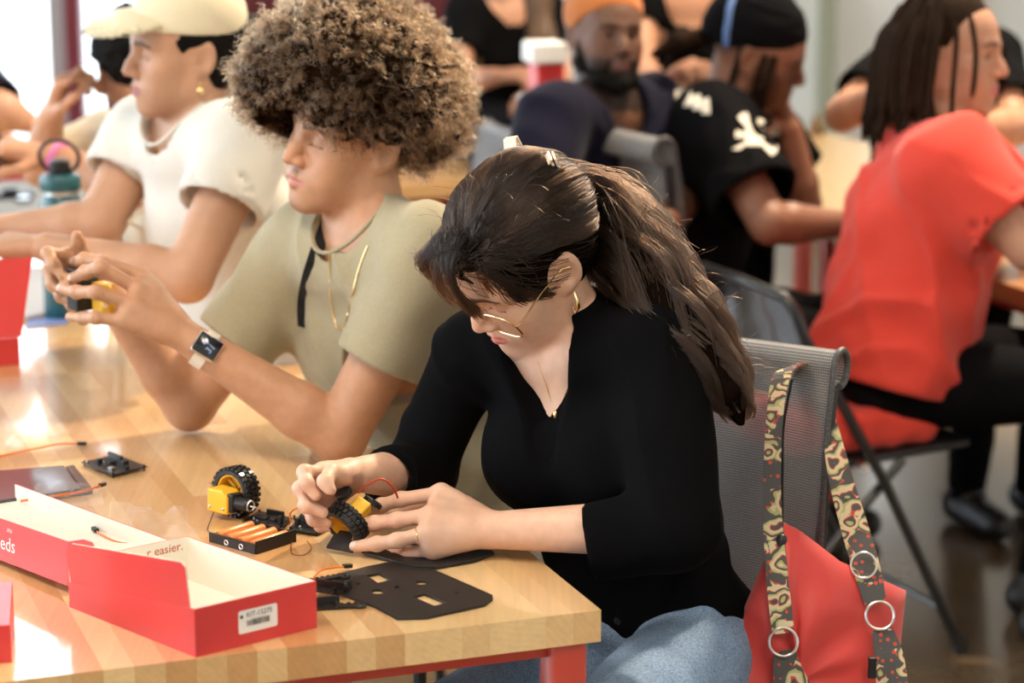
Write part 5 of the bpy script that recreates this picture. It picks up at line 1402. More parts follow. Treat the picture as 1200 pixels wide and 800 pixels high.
def mesh_chair(loc, rz, label, group, mesh_m=None):
    """local frame: front is -Y, X is the sitter's left"""
    root = empty('mesh_chair', (0, 0, 0), label, 'chair', group)
    mesh_m = mesh_m or M_MESH
    prof = [(-.02, .475), (.005, .55), (.012, .66), (.020, .78), (.034, .86), (.040, .890)]
    cx, cz, R_ = .066, .888, .026
    for a in np.linspace(math.pi*.97, -math.pi*.55, 14): prof.append((cx+R_*math.cos(a), cz+R_*math.sin(a)))
    prof = spline(prof, 34)
    W = .225; b = MB(); nx = 9; th = .0035
    nrmls = []
    for i in range(len(prof)):
        t = nrm(prof[min(i+1, len(prof)-1)]-prof[max(i-1, 0)]); nrmls.append(np.array([t[1], -t[0]]))
    vs = []
    for s_ in (0, 1):
        for i, (y, z) in enumerate(prof):
            for k in range(nx):
                x = -W+2*W*k/(nx-1); cv = .030*(1-(x/W)**2)*(1 if z < .84 else max(0, 1-(z-.84)/.06))
                vs.append((x, y+cv+nrmls[i][0]*th*s_, z+nrmls[i][1]*th*s_))
    m = len(prof)*nx; fs = []
    for i in range(len(prof)-1):
        for k in range(nx-1):
            a = i*nx+k; fs.append((a, a+1, a+nx+1, a+nx)); fs.append((m+a, m+a+nx, m+a+nx+1, m+a+1))
    b.add(vs, fs).build('back_panel', mesh_m, root, smooth=True)
    for s in (-1, 1):
        MB().tube([(s*W, y, z) for y, z in prof], .0052, 8).build('edge_piping', M_MESH_TRIM, root, smooth=True)
        MB().tube([(s*W*.97, .02, .30), (s*W*.97, .012, .50), (s*W*.97, .030, .70), (s*W*.97, .052, .86)], .010, 8).build('back_post', M_TUBE, root, smooth=True)
    b = MB().box((0, -.24, .455), (.22, .22, .022)); b.build('seat', mesh_fabric('grey_seat_fabric', (.16, .16, .165), .0), root, bevel=.018, bseg=3, smooth=True)
    for s in (-1, 1):
        MB().tube([(s*.20, -.42, .44), (s*.215, -.44, .02), (s*.215, -.42, .013), (s*.215, .06, .013), (s*.215, .07, .03), (s*.212, .02, .44)], .011, 8).build('leg', M_TUBE, root, smooth=True)
    MB().tube([(-.2, -.05, .425), (.2, -.05, .425)], .010, 8).build('cross_bar', M_TUBE, root)
    root.location = tuple(loc); root.rotation_euler = (0, 0, rz); root.scale = (1, 1, 1.065)
    for c in root.children: c.matrix_parent_inverse = Matrix.Identity(4)
    return root
def face_rot(d):   # rotation that turns local -Y to d
    return math.atan2(d[1], d[0])+math.pi/2
fh = nrm(GP.fr*[1, 1, 0]); axh = nrm(GP.ax*[1, 1, 0])
ptop = at(978, 430, 3.56)
loc = ptop-axh*.225+fh*.0; loc[2] = 0
loc = loc-np.array([*( -fh[:2]*.05), 0])
chair_g = mesh_chair(loc, face_rot(fh), 'grey mesh-backed chair with a red bag hung on its corner', 'grey mesh-backed chairs')
def another(pt, d, label):
    return dup_tree(chair_g, (pt[0], pt[1], 0), face_rot(d), label, 'grey mesh-backed chairs')
q = BP.hip-nrm(BP.fr*[1, 1, 0])*.17
another(q, nrm(BP.fr*[1, 1, 0]), 'grey mesh-backed chair under the person with big curly hair')
q = at(742, 160, 5.62); tall_ = another(q, nrm([.80, .45, 0]), 'grey mesh-backed chair with pale rolled top behind the person in the head wrap'); tall_.scale = (1.08, 1.08, 1.14)
q = at(575, 155, 6.0); another(q, nrm([-.85, -.3, 0]), 'grey mesh-backed chair standing empty behind the curly hair')
q = CP.hip-nrm(CP.fr*[1, 1, 0])*.17; another(q, nrm(CP.fr*[1, 1, 0]), 'grey mesh-backed chair under the person in the cream cap')
def folding_chair(loc, rz, label):
    root = empty('folding_chair', (0, 0, 0), label, 'chair')
    W = .215
    # frame: front legs run up into the back
    for s in (-1, 1):
        MB().tube([(s*W, -.36, .012), (s*W, -.16, .40), (s*W*.99, .035, .72), (s*W*.96, .055, .775), (s*W*.88, .068, .800), (0, .070, .805)], .0115, 10).build('frame', M_TUBE, root, smooth=True)
        MB().tube([(s*W*.86, .16, .012), (s*W*.86, -.08, .29), (s*W*.86, -.22, .435)], .0105, 10).build('leg', M_TUBE, root, smooth=True)
        MB().lathe([(.014, -.012), (.015, .02)], 12, (s*W, -.36, .012)).build('rubber_foot', M_BLACK_PLASTIC, root)
        MB().lathe([(.009, -.014), (.011, 0), (.009, .014)], 12, (s*W, -.105, .44), rot('Y', math.pi/2)).build('pivot', M_ALU, root, smooth=True)
    MB().tube([(-W, -.315, .10), (W, -.315, .10)], .008, 8).build('cross_bar', M_TUBE, root)
    MB().tube([(-W*.86, .11, .07), (W*.86, .11, .07)], .008, 8).build('cross_bar', M_TUBE, root)
    b = MB(); n = 11; vs = []
    out = [(-.20, .60), (-.205, .70), (-.185, .775), (-.14, .795), (0, .800), (.14, .795), (.185, .775), (.205, .70), (.20, .60), (.15, .575), (0, .570), (-.15, .575)]
    for s_ in (0, 1):
        for x, z in out: vs.append((x, .035+.10*(z-.69)+.028*(1-(x/.21)**2)-.012*s_, z))
    k = len(out); vs += [(0, .035+.028, .69), (0, .035+.016, .69)]
    fs = [(i, (i+1) % k, k+(i+1) % k, k+i) for i in range(k)]+[((i+1) % k, i, 2*k) for i in range(k)]+[(k+i, k+(i+1) % k, 2*k+1) for i in range(k)]
    b.add(vs, fs).build('backrest', mat('black_gloss_steel', (.006, .006, .007), rough=.22, coat=.6), root, smooth=True)
    MB().box((0, -.18, .445), (.195, .20, .010), rot('X', -.06)).build('seat', M_TUBE, root, bevel=.009, bseg=3, smooth=True)
    root.location = tuple(loc); root.rotation_euler = (0, 0, rz)
    for c in root.children: c.matrix_parent_inverse = Matrix.Identity(4)
    return root
fc_dir = nrm([.93, .37, 0])
qf = at(905, 330, 5.02); qf[2] = 0
folding_chair(qf, face_rot(fc_dir), 'black metal folding chair under the person in red')
# red cushion that shows under its backrest
rf = np.array([qf[0], qf[1], 0])+fc_dir*.14
s_ = Sdf(); s_.box((rf[0]-.02, rf[1], .505), (.20, .19, .045), rot('Z', face_rot(fc_dir)), .04); s_.post = lambda P, d: d-.006*(1-2*np.abs(vnoise(P*18)))
v, f = s_.mesh(.008); tag(geo_obj('seat_cushion', v, f, M_RED_TEE), 'red cloth bundle on the seat of the black folding chair', 'cushion')

# ------------------------------------------------------------------ the red bag
def paisley():
    m, nt, b, out = new_mat('paisley_webbing')
    tc = N(nt, 'ShaderNodeTexCoord')
    ns = N(nt, 'ShaderNodeTexNoise', i_Scale=30.0); nt.links.new(tc.outputs['Object'], ns.inputs['Vector'])
    wv = N(nt, 'ShaderNodeVectorMath', operation='MULTIPLY_ADD'); nt.links.new(ns.outputs['Color'], wv.inputs[0]); wv.inputs[1].default_value = (.03, .03, .03); nt.links.new(tc.outputs['Object'], wv.inputs[2])
    v1 = N(nt, 'ShaderNodeTexVoronoi', i_Scale=34.0); v2 = N(nt, 'ShaderNodeTexVoronoi', i_Scale=95.0)
    nt.links.new(wv.outputs[0], v1.inputs['Vector']); nt.links.new(tc.outputs['Object'], v2.inputs['Vector'])
    rings = N(nt, 'ShaderNodeMath', operation='MULTIPLY'); rings.inputs[1].default_value = 2.6; nt.links.new(v1.outputs['Distance'], rings.inputs[0])
    fr_ = N(nt, 'ShaderNodeMath', operation='FRACT'); nt.links.new(rings.outputs[0], fr_.inputs[0])
    dk, cr, ol, rd_ = (.085, .085, .085), (.66, .56, .36), (.44, .43, .19), (.60, .09, .05)
    c1 = ramp(nt, fr_.outputs[0], [(0, cr), (.22, cr), (.25, ol), (.45, ol), (.48, dk), (.74, dk), (.77, rd_), (.86, cr), (1, dk)]); c1.node.color_ramp.interpolation = 'CONSTANT'
    sel = ramp(nt, v1.outputs['Color'], [(0, 0), (.55, 1)]); sel.node.color_ramp.interpolation = 'CONSTANT'
    dots = ramp(nt, v2.outputs['Distance'], [(0, rd_), (.26, rd_), (.28, dk), (.6, dk)]); dots.node.color_ramp.interpolation = 'CONSTANT'
    nt.links.new(mix(nt, sel, c1, dots), b.inputs['Base Color']); b.inputs['Roughness'].default_value = .85
    return m
M_PAISLEY = paisley()
M_BAG = mat('red_nylon', (0.66, 0.050, 0.042), rough=.45, sheen=.2, noise=.10, scale=9, bump=.1, bscale=700)
def build_bag():
    root = empty('tote_bag', onz(940, 900, .30), 'red fabric bag with paisley straps hung on the grey chair', 'bag')
    D0 = 3.42
    # body: soft sack from a fold at the top to a wide bottom
    outl = [(918, 612, 3.44), (938, 622, 3.44), (985, 658, 3.46), (1062, 692, 3.52), (1055, 760, 3.52), (1070, 900, 3.50), (1040, 985, 3.5), (900, 990, 3.46), (800, 975, 3.46), (800, 900, 3.46), (836, 795, 3.45), (872, 712, 3.45), (900, 645, 3.44)]
    P = [at(*o) for o in outl]
    c = np.mean(P, 0)
    nb_ = nrm(np.array([0, 0, CAM_H])-c); nb_[2] *= .3; nb_ = nrm(nb_)
    dense = []
    for i in range(len(P)):
        a, b_ = P[i], P[(i+1) % len(P)]
        for t in np.linspace(0, 1, 7)[:-1]: dense.append(a+(b_-a)*t)
    n = len(dense); rows = 12; vs, fs = [], []
    for side in (1, -1):
        o = len(vs)
        for r_ in range(rows):
            s_ = 1-r_/rows
            for k, q in enumerate(dense):
                x = c+(q-c)*s_
                h_ = .055*math.sqrt(max(0, 1-s_**2.2))*min(1, max(.12, (.98-x[2])/.35))
                w_ = .007*math.sin(k*.55+r_*.35)*math.sin(math.pi*s_)+.006*float(vnoise(np.array([x*16]))[0])*(1-s_**3)
                vs.append(x+nb_*side*(h_+w_+.002))
        vs.append(c+nb_*side*.055)
        for r_ in range(rows-1):
            for k in range(n):
                a = o+r_*n+k; b_ = o+r_*n+(k+1) % n
                fs.append((a, b_, b_+n, a+n) if side == 1 else (a, a+n, b_+n, b_))
        for k in range(n): fs.append((o+(rows-1)*n+k, o+(rows-1)*n+(k+1) % n, o+rows*n) if side == 1 else (o+(rows-1)*n+(k+1) % n, o+(rows-1)*n+k, o+rows*n))
    h_ = rows*n+1
    for k in range(n): fs.append((k, h_+k, h_+(k+1) % n, (k+1) % n))
    MB().add(vs, fs).build('bag_body', M_BAG, root, smooth=True)
    def strap(name, pts, wv, wid, th=.0035, sub=24):
        pts = [at(*p_) for p_ in pts]; C_ = spline(pts, sub); W_ = spline([np.asarray(at(600+dx, 400-dy, 3.4)-at(600, 400, 3.4)) for dx, dy in wv], sub)
        nn = []
        for i in range(sub):
            t = nrm(C_[min(i+1, sub-1)]-C_[max(i-1, 0)]); w_ = nrm(W_[i]-t*(W_[i]@t)); W_[i] = w_*np.linalg.norm(W_[i]); nn.append(nrm(np.cross(t, w_)))
        return MB().ribbon(C_, W_, nn, th).build(name, M_PAISLEY, root)
    strap('strap', [(948, 446, 3.66), (938, 432, 3.60), (924, 432, 3.535), (912, 455, 3.50), (906, 520, 3.47), (905, 600, 3.44), (911, 680, 3.40), (918, 742, 3.385)], [(13, 4), (13, 5), (12, 4), (10, 2), (10, 1), (11, 1), (13, 0), (13, 0)], 1, sub=36)
    strap('strap_tab', [(919, 762, 3.385), (924, 790, 3.385), (936, 840, 3.39)], [(13, 0), (18, -4), (30, -10)], 1, sub=10)
    strap('strap', [(952, 448, 3.66), (960, 462, 3.62), (972, 500, 3.58), (985, 560, 3.54), (1002, 620, 3.50), (1016, 668, 3.46), (1026, 706, 3.445)], [(8, 6), (9, 4), (10, 3), (14, 4), (16, 4), (16, 3), (13, 2)], 1, sub=30)
    strap('strap_tab', [(1033, 736, 3.445), (1042, 770, 3.44), (1048, 830, 3.44)], [(12, 2), (17, 2), (20, 0)], 1, sub=10)
    for (x, y, D) in ((918, 752, 3.38), (1031, 721, 3.44)):
        cc = at(x, y, D); zx = nrm(np.array([0, 0, CAM_H])-cc); xx = nrm(np.cross([0, 0, 1.0], zx)); R_ = np.stack([xx, np.cross(zx, xx), zx], 1)
        MB().torus(cc, .0200, .0022, R_, 32, 8).build('ring', M_ALU, root, smooth=True)
    x1 = at(1012, 662, 3.45); MB().torus(x1, .0185, .0018, np.stack([[1, 0, 0], [0, .35, .94], [0, -.94, .35]], 1), 28, 6).build('slider_ring', M_ALU, root, smooth=True)
    cord = [at(*q_) for q_ in ((928, 445, 3.53), (918, 500, 3.485), (917, 560, 3.46), (916, 625, 3.43), (913, 645, 3.42))]
    MB().tube(spline(cord, 16), .0022, 6).build('cord', M_BLACK_STRAP, root, smooth=True)
    k_ = Sdf(); k_.sph(at(916, 632, 3.425), .0075); k_.cone(at(916, 632, 3.425), at(908, 652, 3.42), .004, .006); v, f = k_.mesh(.0018); geo_obj('cord_toggle', v, f, M_BLACK_PLASTIC, root)
    MB().box(at(1022, 782, 3.42), (.006, .004, .016)).build('clip', M_BLACK_PLASTIC, root, bevel=.002)
build_bag()
# ------------------------------------------------------------------ what lies on the tables
M_RED_CARD = mat('red_card', (0.66, 0.045, 0.045), rough=.42, coat=.15, noise=.05, scale=12)
M_WHITE_CARD = mat('white_card', (0.78, 0.74, 0.65), rough=.7)
M_LABEL = mat('label_paper', (.86, .85, .83), rough=.6)
M_INK = mat('black_ink', (.02, .02, .022), rough=.7)
M_WHITE_INK = mat('white_ink', (.85, .78, .76), rough=.6)
M_RED_INK = mat('red_ink', (.52, .10, .06), rough=.7)
M_YELLOW = mat('yellow_plastic', (0.85, 0.50, 0.035), rough=.38)
M_TYRE = mat('black_rubber', (0.010, 0.010, 0.011), rough=.48, coat=.15)
M_PCB = mat('black_board', (0.012, 0.013, 0.015), rough=.35, noise=.3, scale=300)
M_COPPER = mat('orange_cell', (0.80, 0.28, 0.09), rough=.35, metal=.3)
M_WIRE_OR = mat('orange_wire', (.72, .17, .02), rough=.45)
M_WIRE_BR = mat('brown_wire', (.22, .07, .02), rough=.45)
M_WIRE_RED = mat('red_wire', (.45, .05, .02), rough=.45)
M_ACRYLIC = mat('black_speckled_sheet', (0.009, 0.009, 0.009), rough=.45, noise=.0, bump=.4, bscale=900)
def slab(name, quad, th, m, parent, bevel=0.0):
    """sheet of thickness th under four corner points"""
    Q = [np.asarray(q, float) for q in quad]; n = nrm(np.cross(Q[1]-Q[0], Q[-1]-Q[0])); k = len(Q)
    return MB().add([q+n*th/2 for q in Q]+[q-n*th/2 for q in Q], [tuple(range(k)), tuple(range(2*k-1, k-1, -1))]+[(i, k+i, k+(i+1) % k, (i+1) % k) for i in range(k)]).build(name, m, parent, bevel=bevel)
def two_face(name, quad, th, m_out, m_in, parent, bevel=0.0):
    """card: first side m_out, other side m_in"""
    Q = [np.asarray(q, float) for q in quad]; n = nrm(np.cross(Q[1]-Q[0], Q[-1]-Q[0])); k = len(Q)
    o = MB().add([q+n*th/2 for q in Q]+[q-n*th/2 for q in Q], [tuple(range(k)), tuple(range(2*k-1, k-1, -1))]+[(i, k+i, k+(i+1) % k, (i+1) % k) for i in range(k)]).build(name, [m_out, m_in], parent, fix=False)
    for i, p_ in enumerate(o.data.polygons): p_.material_index = 1 if i == 1 else 0
    return o
def kit_box():
    F, R_, L = onz(230, 770, TZ), onz(371, 735, TZ), onz(82, 711, TZ)
    e1 = R_-F; e2 = L-F; B = F+e1+e2; z = np.array([0, 0, 1.0]); hh = .062
    up = lambda p_, h_=hh: p_+z*h_
    root = empty('kit_box', (F+B)/2, 'opened red cardboard kit box with white inside and barcode label', 'box')
    slab('bottom', [F+z*.001, R_+z*.001, B+z*.001, L+z*.001], .0016, M_WHITE_CARD, root)
    fr_ = two_face('front_wall', [F, R_, up(R_), up(F)], .0016, M_RED_CARD, M_WHITE_CARD, root)
    two_face('side_wall', [R_, B, up(B), up(R_)], .0016, M_RED_CARD, M_WHITE_CARD, root)
    bw = two_face('back_wall', [B, L, up(L), up(B)], .0016, M_RED_CARD, M_WHITE_CARD, root)
    hL = .034
    two_face('side_wall', [L, F, up(F), up(L, hL)], .0016, M_RED_CARD, M_WHITE_CARD, root)
    # flap folded up from the left side
    a = up(F)+e2*.03; b = up(L, hL)-e2*.02
    lean = z*.058-nrm(e1)*.006
    tip = [a, a+lean*.92+e2*.0, a+lean+e2*.025, b+lean*1.0-e2*.06, b+lean*.8, b]
    two_face('side_flap', tip[::-1], .0016, M_WHITE_CARD, M_RED_CARD, root)
    # lid lying open beyond the far short side, near edge turned up with lettering
    l0 = onz(79, 686, TZ+.012); l1 = onz(-110, 613, TZ+.004); ex = l1-l0
    h2 = z*.060-nrm(np.cross(z, ex))*.004
    lid = two_face('lid_edge', [l1, l0, l0+h2, l1+h2*.92], .0016, M_RED_CARD, M_WHITE_CARD, root)
    back = B-L; dl = nrm(back)*.175
    two_face('lid_panel', [l0+h2*.02, l0+h2*.02+dl-z*.004, l1+dl+z*.002, l1], .0016, M_WHITE_CARD, M_RED_CARD, root)
    two_face('lid_far_edge', [l0+dl-z*.003, l1+dl+z*.003, l1+dl+z*.028, l0+dl+z*.022], .0016, M_RED_CARD, M_WHITE_CARD, root)
    t0 = l0+nrm(-ex)*.0; tx = nrm(at(130, 665, 2.93)-at(79, 672, 2.98)); tab_ = [t0, t0+tx*.052+h2*.04, t0+tx*.058+h2*.30, t0+tx*.058+h2*.66, t0+tx*.048+h2*.90, t0+tx*.030+h2, t0+h2]
    two_face('lid_tab', tab_, .0016, M_RED_CARD, M_WHITE_CARD, root)
    # lettering on the lid edge and inside the back wall
    xd = nrm(l0-l1); nlid = nrm(np.cross(xd, h2))
    if nlid@(np.array([0, 0, CAM_H])-l0) < 0: nlid = -nlid
    o_ = l0+ex*.30+h2*.42; o_ = o_-nlid*((o_-l0)@nlid)+nlid*.0014
    text_obj('lid_lettering', 'eds', .028, o_, xd, h2, M_WHITE_INK, root, 'RIGHT')
    o2 = l0+ex*.32+h2*.78; o2 = o2-nlid*((o2-l0)@nlid)+nlid*.0014
    text_obj('lid_small_lettering', '.n:u', .010, o2, xd, h2, M_WHITE_INK, root, 'RIGHT')
    xin = nrm(B-L); nin = nrm(np.cross(xin, z))
    o3 = (L+B)/2+e1*.42+z*.040; nb_ = nrm(F-L)
    text_obj('inner_lettering', 'r easier.', .017, up(B, .050)-xin*.006+nb_*.0012, xin, z, M_RED_INK, root, 'RIGHT')
    # label with bar code
    x = nrm(e1); n = nrm(np.cross(x, z)); c = F+e1*.505+z*.031+n*.0012
    lw, lh = .0285, .0150
    poly = []
    for cx, cy, a0 in ((1, 1, 0), (-1, 1, 90), (-1, -1, 180), (1, -1, 270)):
        for t in (0, 30, 60, 90):
            an = math.radians(a0+t); poly.append(c+x*(cx*(lw-.003)+.003*math.cos(an))+z*(cy*(lh-.003)+.003*math.sin(an)))
    MB().add(poly, [tuple(range(len(poly)))]).build('label', M_LABEL, root, fix=False)
    lb = n*.0004
    text_obj('label_code', 'KIT-15275', .0088, c+z*.0080+lb+x*.002, x, z, M_INK, root, 'CENTER')
    text_obj('label_small_print', 'ooooo oooo oooooo'.replace('o', '-'), .0040, c+z*.0025+lb, x, z, M_INK, root, 'CENTER')
    rg = random.Random(2); b = MB(); xx = -.0165
    while xx < .0165:
        w_ = rg.choice([.0003, .0003, .0006, .0009]); p_ = c+lb+x*xx-z*.0065
        b.add([p_, p_+x*w_*1.6, p_+x*w_*1.6+z*.0075, p_+z*.0075], [(0, 1, 2, 3)]); xx += w_*1.6+rg.choice([.0005, .0008, .0005])
    b.build('bar_code', M_INK, root, fix=False)
    b = MB(); p_ = c+lb-x*.024+z*.007; b.add([p_+x*.0025*math.cos(t)+z*.0025*math.sin(t) for t in np.linspace(0, 6.28, 9)[:-1]], [tuple(range(8))]).build('label_mark', M_INK, root, fix=False)
    return root
kit_box()
# closed red box cut by the left edge
z_ = np.array([0, 0, 1.0])
p0 = onz(14, 776, TZ); xe = nrm(U*.9-Vv*.15)
c_ = p0-xe*.09+nrm(np.cross(z_, xe))*.085+z_*.024
o = MB().box(c_, (.09, .085, .024), np.stack([xe, np.cross(z_, xe), z_], 1)).build('card_box', M_RED_CARD, bevel=.001); tag(o, 'small red card box cut off by the lower left edge', 'box')
# red kit box with its lid standing up, on the farther table
a = onz(24, 427, TZ); xe = nrm(U)
root = empty('kit_box', a-xe*.1, 'red cardboard box with lid standing upright at the left edge', 'box')
n_ = Vv
b0, b1 = a-xe*.26, a
MB().box((b0+b1)/2+n_*.085+z_*.026, (.13, .085, .026), TR).build('tray', M_RED_CARD, root, bevel=.001)
h0 = at(25, 394, 4.16); h1 = at(38, 301, 4.16)
lx = (h1-h0); two_face('lid', [h0-xe*.27-U*.0, h0, h1, h1-xe*.29], .004, M_RED_CARD, M_RED_CARD, root)

# ------------------------------------------------------------------ wheels, motors and boards
def frame_of(axis, upv=(0, 0, 1)):
    z = nrm(axis); x = nrm(np.cross(upv, z)); return np.stack([x, np.cross(z, x), z], 1)
def wheel(root, c, axis, R=.033, w=.026, knobs=True, name='tyre'):
    """ribbed tyre round a yellow rim; axis points out of the open face"""
    F_ = frame_of(axis)
    MB().lathe([(R*.80, -w/2), (R*.95, -w/2), (R, -w*.38), (R, w*.38), (R*.95, w/2), (R*.80, w/2), (R*.76, w*.45), (R*.76, -w*.45), (R*.80, -w/2)], 40, c, F_, cap=False).build(name, M_TYRE, root, smooth=True)
    b = MB(); n = 26
    for k in range(n):
        for j, y in enumerate((-.33, 0, .33)):
            a = 2*math.pi*(k+.5*(j % 2))/n; r_ = np.array([math.cos(a), math.sin(a), 0]); t = np.array([-math.sin(a), math.cos(a), 0])
            b.box(c+F_@(r_*(R+.0012)+np.array([0, 0, y*w])), (.0026, .0019, w*.13), F_@np.stack([t, r_, [0, 0, 1.0]], 1))
    o = b.build('tread_block', M_TYRE, root); o['kind'] = 'stuff'
    rim = MB().lathe([(R*.78, -w*.42), (R*.78, w*.42), (R*.70, w*.42), (R*.66, -w*.2), (.004, -w*.25), (.004, -w*.42)], 32, c, F_, cap=True).build('rim', M_YELLOW, root, smooth=True)
    for k in range(5):
        a = 2*math.pi*k/5; r_ = F_@np.array([math.cos(a), math.sin(a), 0])
        MB().tube([c+r_*.006-F_[:, 2]*w*.15, c+r_*R*.7-F_[:, 2]*w*.12], .0028, 6).build('spoke', M_YELLOW, rim)
    return F_
D_ = lambda px, py, z=TZ: onz(px, py, z)
def gear_motor(root, c, R_, L=.052, W=.022, H_=.019):
    s_ = Sdf(); s_.box(c, (L/2, W/2, H_/2), R_, .003); s_.cone(c+R_[:, 0]*L*.45, c+R_[:, 0]*L*.85, .0098, .0098, .002); s_.cone(c-R_[:, 0]*L*.35+R_[:, 2]*H_*.4, c-R_[:, 0]*L*.35+R_[:, 2]*H_*.75, .0055, .005, .002)
    v, f = s_.mesh(.0012); return geo_obj('gear_motor', v, f, M_YELLOW, root)
def wheel_unit():
    base = D_(275, 603); c = base+z_*.0355
    ax = nrm([-.62, -.78, .06])
    root = empty('wheel_assembly', base, 'black ribbed robot wheel with yellow motor standing on the table', 'wheel')
    F_ = wheel(root, c+ax*-.004, ax, R=.0345, w=.030)
    m = c+ax*.018-z_*.010-F_[:, 0]*.002
    R_ = np.stack([F_[:, 0], nrm(ax), F_[:, 1]], 1)
    s_ = Sdf(); s_.box(m, (.0205, .016, .0175), R_, .003); s_.plane(m+R_[:, 2]*.013+R_[:, 0]*.014, R_[:, 2]+R_[:, 0]*.8); v, f = s_.mesh(.0012); geo_obj('gear_motor', v, f, M_YELLOW, root)
    for s in (-1, 1): MB().lathe([(.002, 0), (.0024, .001), (.001, .0018)], 10, m+ax*.016+R_[:, 0]*s*.014-R_[:, 2]*.009, F_).build('screw', M_ALU, root)
    e = m+F_[:, 0]*.030
    s2 = Sdf(); s2.cone(e, e+F_[:, 0]*.014-ax*.002, .0095, .0095, .002); s2.box(e-F_[:, 0]*.008, (.006, .012, .014), R_, .002); v, f = s2.mesh(.0013); mo = geo_obj('motor_body', v, f, M_BLACK_PLASTIC, root)
    MB().torus(e+F_[:, 0]*.0235, .0075, .0015, frame_of(F_[:, 0]), 18, 6).tube([e+F_[:, 0]*.02, e+F_[:, 0]*.034], .0012, 6).build('motor_shaft', M_ALU, mo)
    MB().tube(spline([m-R_[:, 2]*.012-F_[:, 0]*.016, D_(247, 612)+z_*.004, D_(244, 624)+z_*.002, D_(262, 628)+z_*.002], 12), .0007, 5).build('lead', M_INK, root)
wheel_unit()
def battery_pack():
    q = [D_(254, 636), D_(308, 651), D_(335, 633), D_(288, 618)]
    c = sum(q)/4; ex = nrm(q[1]-q[0]); ez = z_; ey = np.cross(ez, ex); lx = np.linalg.norm(q[1]-q[0])/2; ly = abs((q[3]-q[0])@ey)/2
    root = empty('battery_pack', c, 'black battery tray holding four orange cells beside the wheel', 'battery pack')
    R_ = np.stack([ex, ey, ez], 1)
    MB().box(c+z_*.0015, (lx, ly, .0015), R_).box(c+ex*lx+z_*.009, (.0015, ly, .009), R_).box(c-ex*lx+z_*.005, (.0015, ly, .005), R_).box(c-ey*ly+z_*.007, (lx, .0015, .007), R_).box(c+ey*ly+z_*.007, (lx, .0015, .007), R_).build('tray', M_BLACK_PLASTIC, root)
    for k in range(4):
        x = -lx+lx*2*(k+.5)/4; p_ = c+ex*x+z_*.0095; r_ = min(.0072, lx/4*.92)
        cell = MB().lathe([(r_*.9, -ly*.90), (r_, -ly*.86), (r_, ly*.80), (r_*.85, ly*.84)], 16, p_, frame_of(ey)).build('cell', M_COPPER, root, smooth=True)
        MB().lathe([(.0025, 0), (.0025, .0025)], 10, p_+ey*ly*.84, frame_of(ey)).build('cell_cap', M_ALU, cell)
    for k in (-.15, .25): MB().torus(c-ey*(ly+.0018)+ex*lx*k*1.6+z_*.006, .0035, .0009, frame_of(-ey), 14, 6).build('contact', M_ALU, root)
battery_pack()
def board(name, label, cat, quad, chips, z0=.004, m=None, pins=True, seed=1):
    q = [D_(*p_)+z_*z0 for p_ in quad]; c = sum(q)/4
    root = empty(name, c-z_*z0, label, cat)
    slab('circuit_board', q, .0016, m or M_PCB, root)
    ex = q[1]-q[0]; ey = q[3]-q[0]
    R_ = np.stack([nrm(ex), nrm(np.cross(z_, ex)), z_], 1)
    for i, (u, v, a, b, h_, mm) in enumerate(chips):
        MB().box(q[0]+ex*u+ey*v+z_*(h_/2+.0009), (a/2, b/2, h_/2), R_).build('chip' if h_ < .006 else 'header', mm, root, bevel=.0004, bseg=1)
    rg = random.Random(seed)
    for k in range(10):
        u, v = rg.uniform(.06, .94), rg.uniform(.06, .94)
        MB().box(q[0]+ex*u+ey*v+z_*.0016, (.0012, .0008, .0010), R_).build('component', rg.choice([M_ALU, M_INK, M_LABEL]), root)
    for u, v in ((.05, .06), (.95, .06), (.95, .94), (.05, .94)): MB().tube([q[0]+ex*u+ey*v-z_*z0, q[0]+ex*u+ey*v+z_*.004], .0016, 8).build('standoff', M_BLACK_PLASTIC, root)
    return root, q, ex, ey
HB = M_BLACK_PLASTIC
board('circuit_board_set', 'black circuit board with headers lying near the flat dark case', 'circuit board', [(95, 546), (132, 561), (173, 551), (136, 537)],
      [(.30, .72, .040, .005, .010, HB), (.45, .45, .014, .012, .006, M_INK), (.72, .60, .010, .010, .009, HB), (.70, .25, .012, .008, .003, M_ALU), (.25, .30, .008, .008, .007, HB), (.9, .5, .006, .006, .006, HB)], z0=.006, seed=1)
b1 = board('circuit_board_set', 'black breadboard lying behind the orange battery cells', 'circuit board', [(284, 614), (330, 622), (343, 609), (303, 601)],
      [(.3, .5, .020, .012, .003, M_INK), (.62, .5, .010, .014, .004, HB), (.85, .3, .006, .006, .012, HB), (.5, .85, .03, .004, .008, HB)], z0=.003, seed=2)
b2 = board('circuit_board_set', 'black motor board with wire loop between wheel and hands', 'circuit board', [(338, 624), (372, 629), (391, 619), (352, 607)],
      [(.3, .6, .012, .010, .010, M_INK), (.6, .4, .012, .012, .007, HB), (.2, .3, .006, .008, .012, HB), (.75, .75, .010, .006, .008, HB)], z0=.004, seed=3)
def wire(name, label, pts, r, m, ends=(), cat='cable', group=None, zs=None):
    P = [D_(x, y, TZ+.002+h_) for x, y, h_ in pts]
    c = P[len(P)//2].copy(); c[2] = TZ
    root = empty(name, c, label, cat, group)
    MB().tube(spline(P, max(16, len(P)*5)), r, 7).build('wire', m, root, smooth=True)
    for i in ends:
        a, b = (P[0], P[1]) if i == 0 else (P[-1], P[-2]); d = nrm(a-b)
        MB().box(a+d*.005+z_*.001, (.0075, .0032, .0026), np.stack([d, nrm(np.cross(z_, d)), np.cross(d, nrm(np.cross(z_, d)))], 1)).build('connector', M_BLACK_PLASTIC, root, bevel=.0004, bseg=1)
    return root
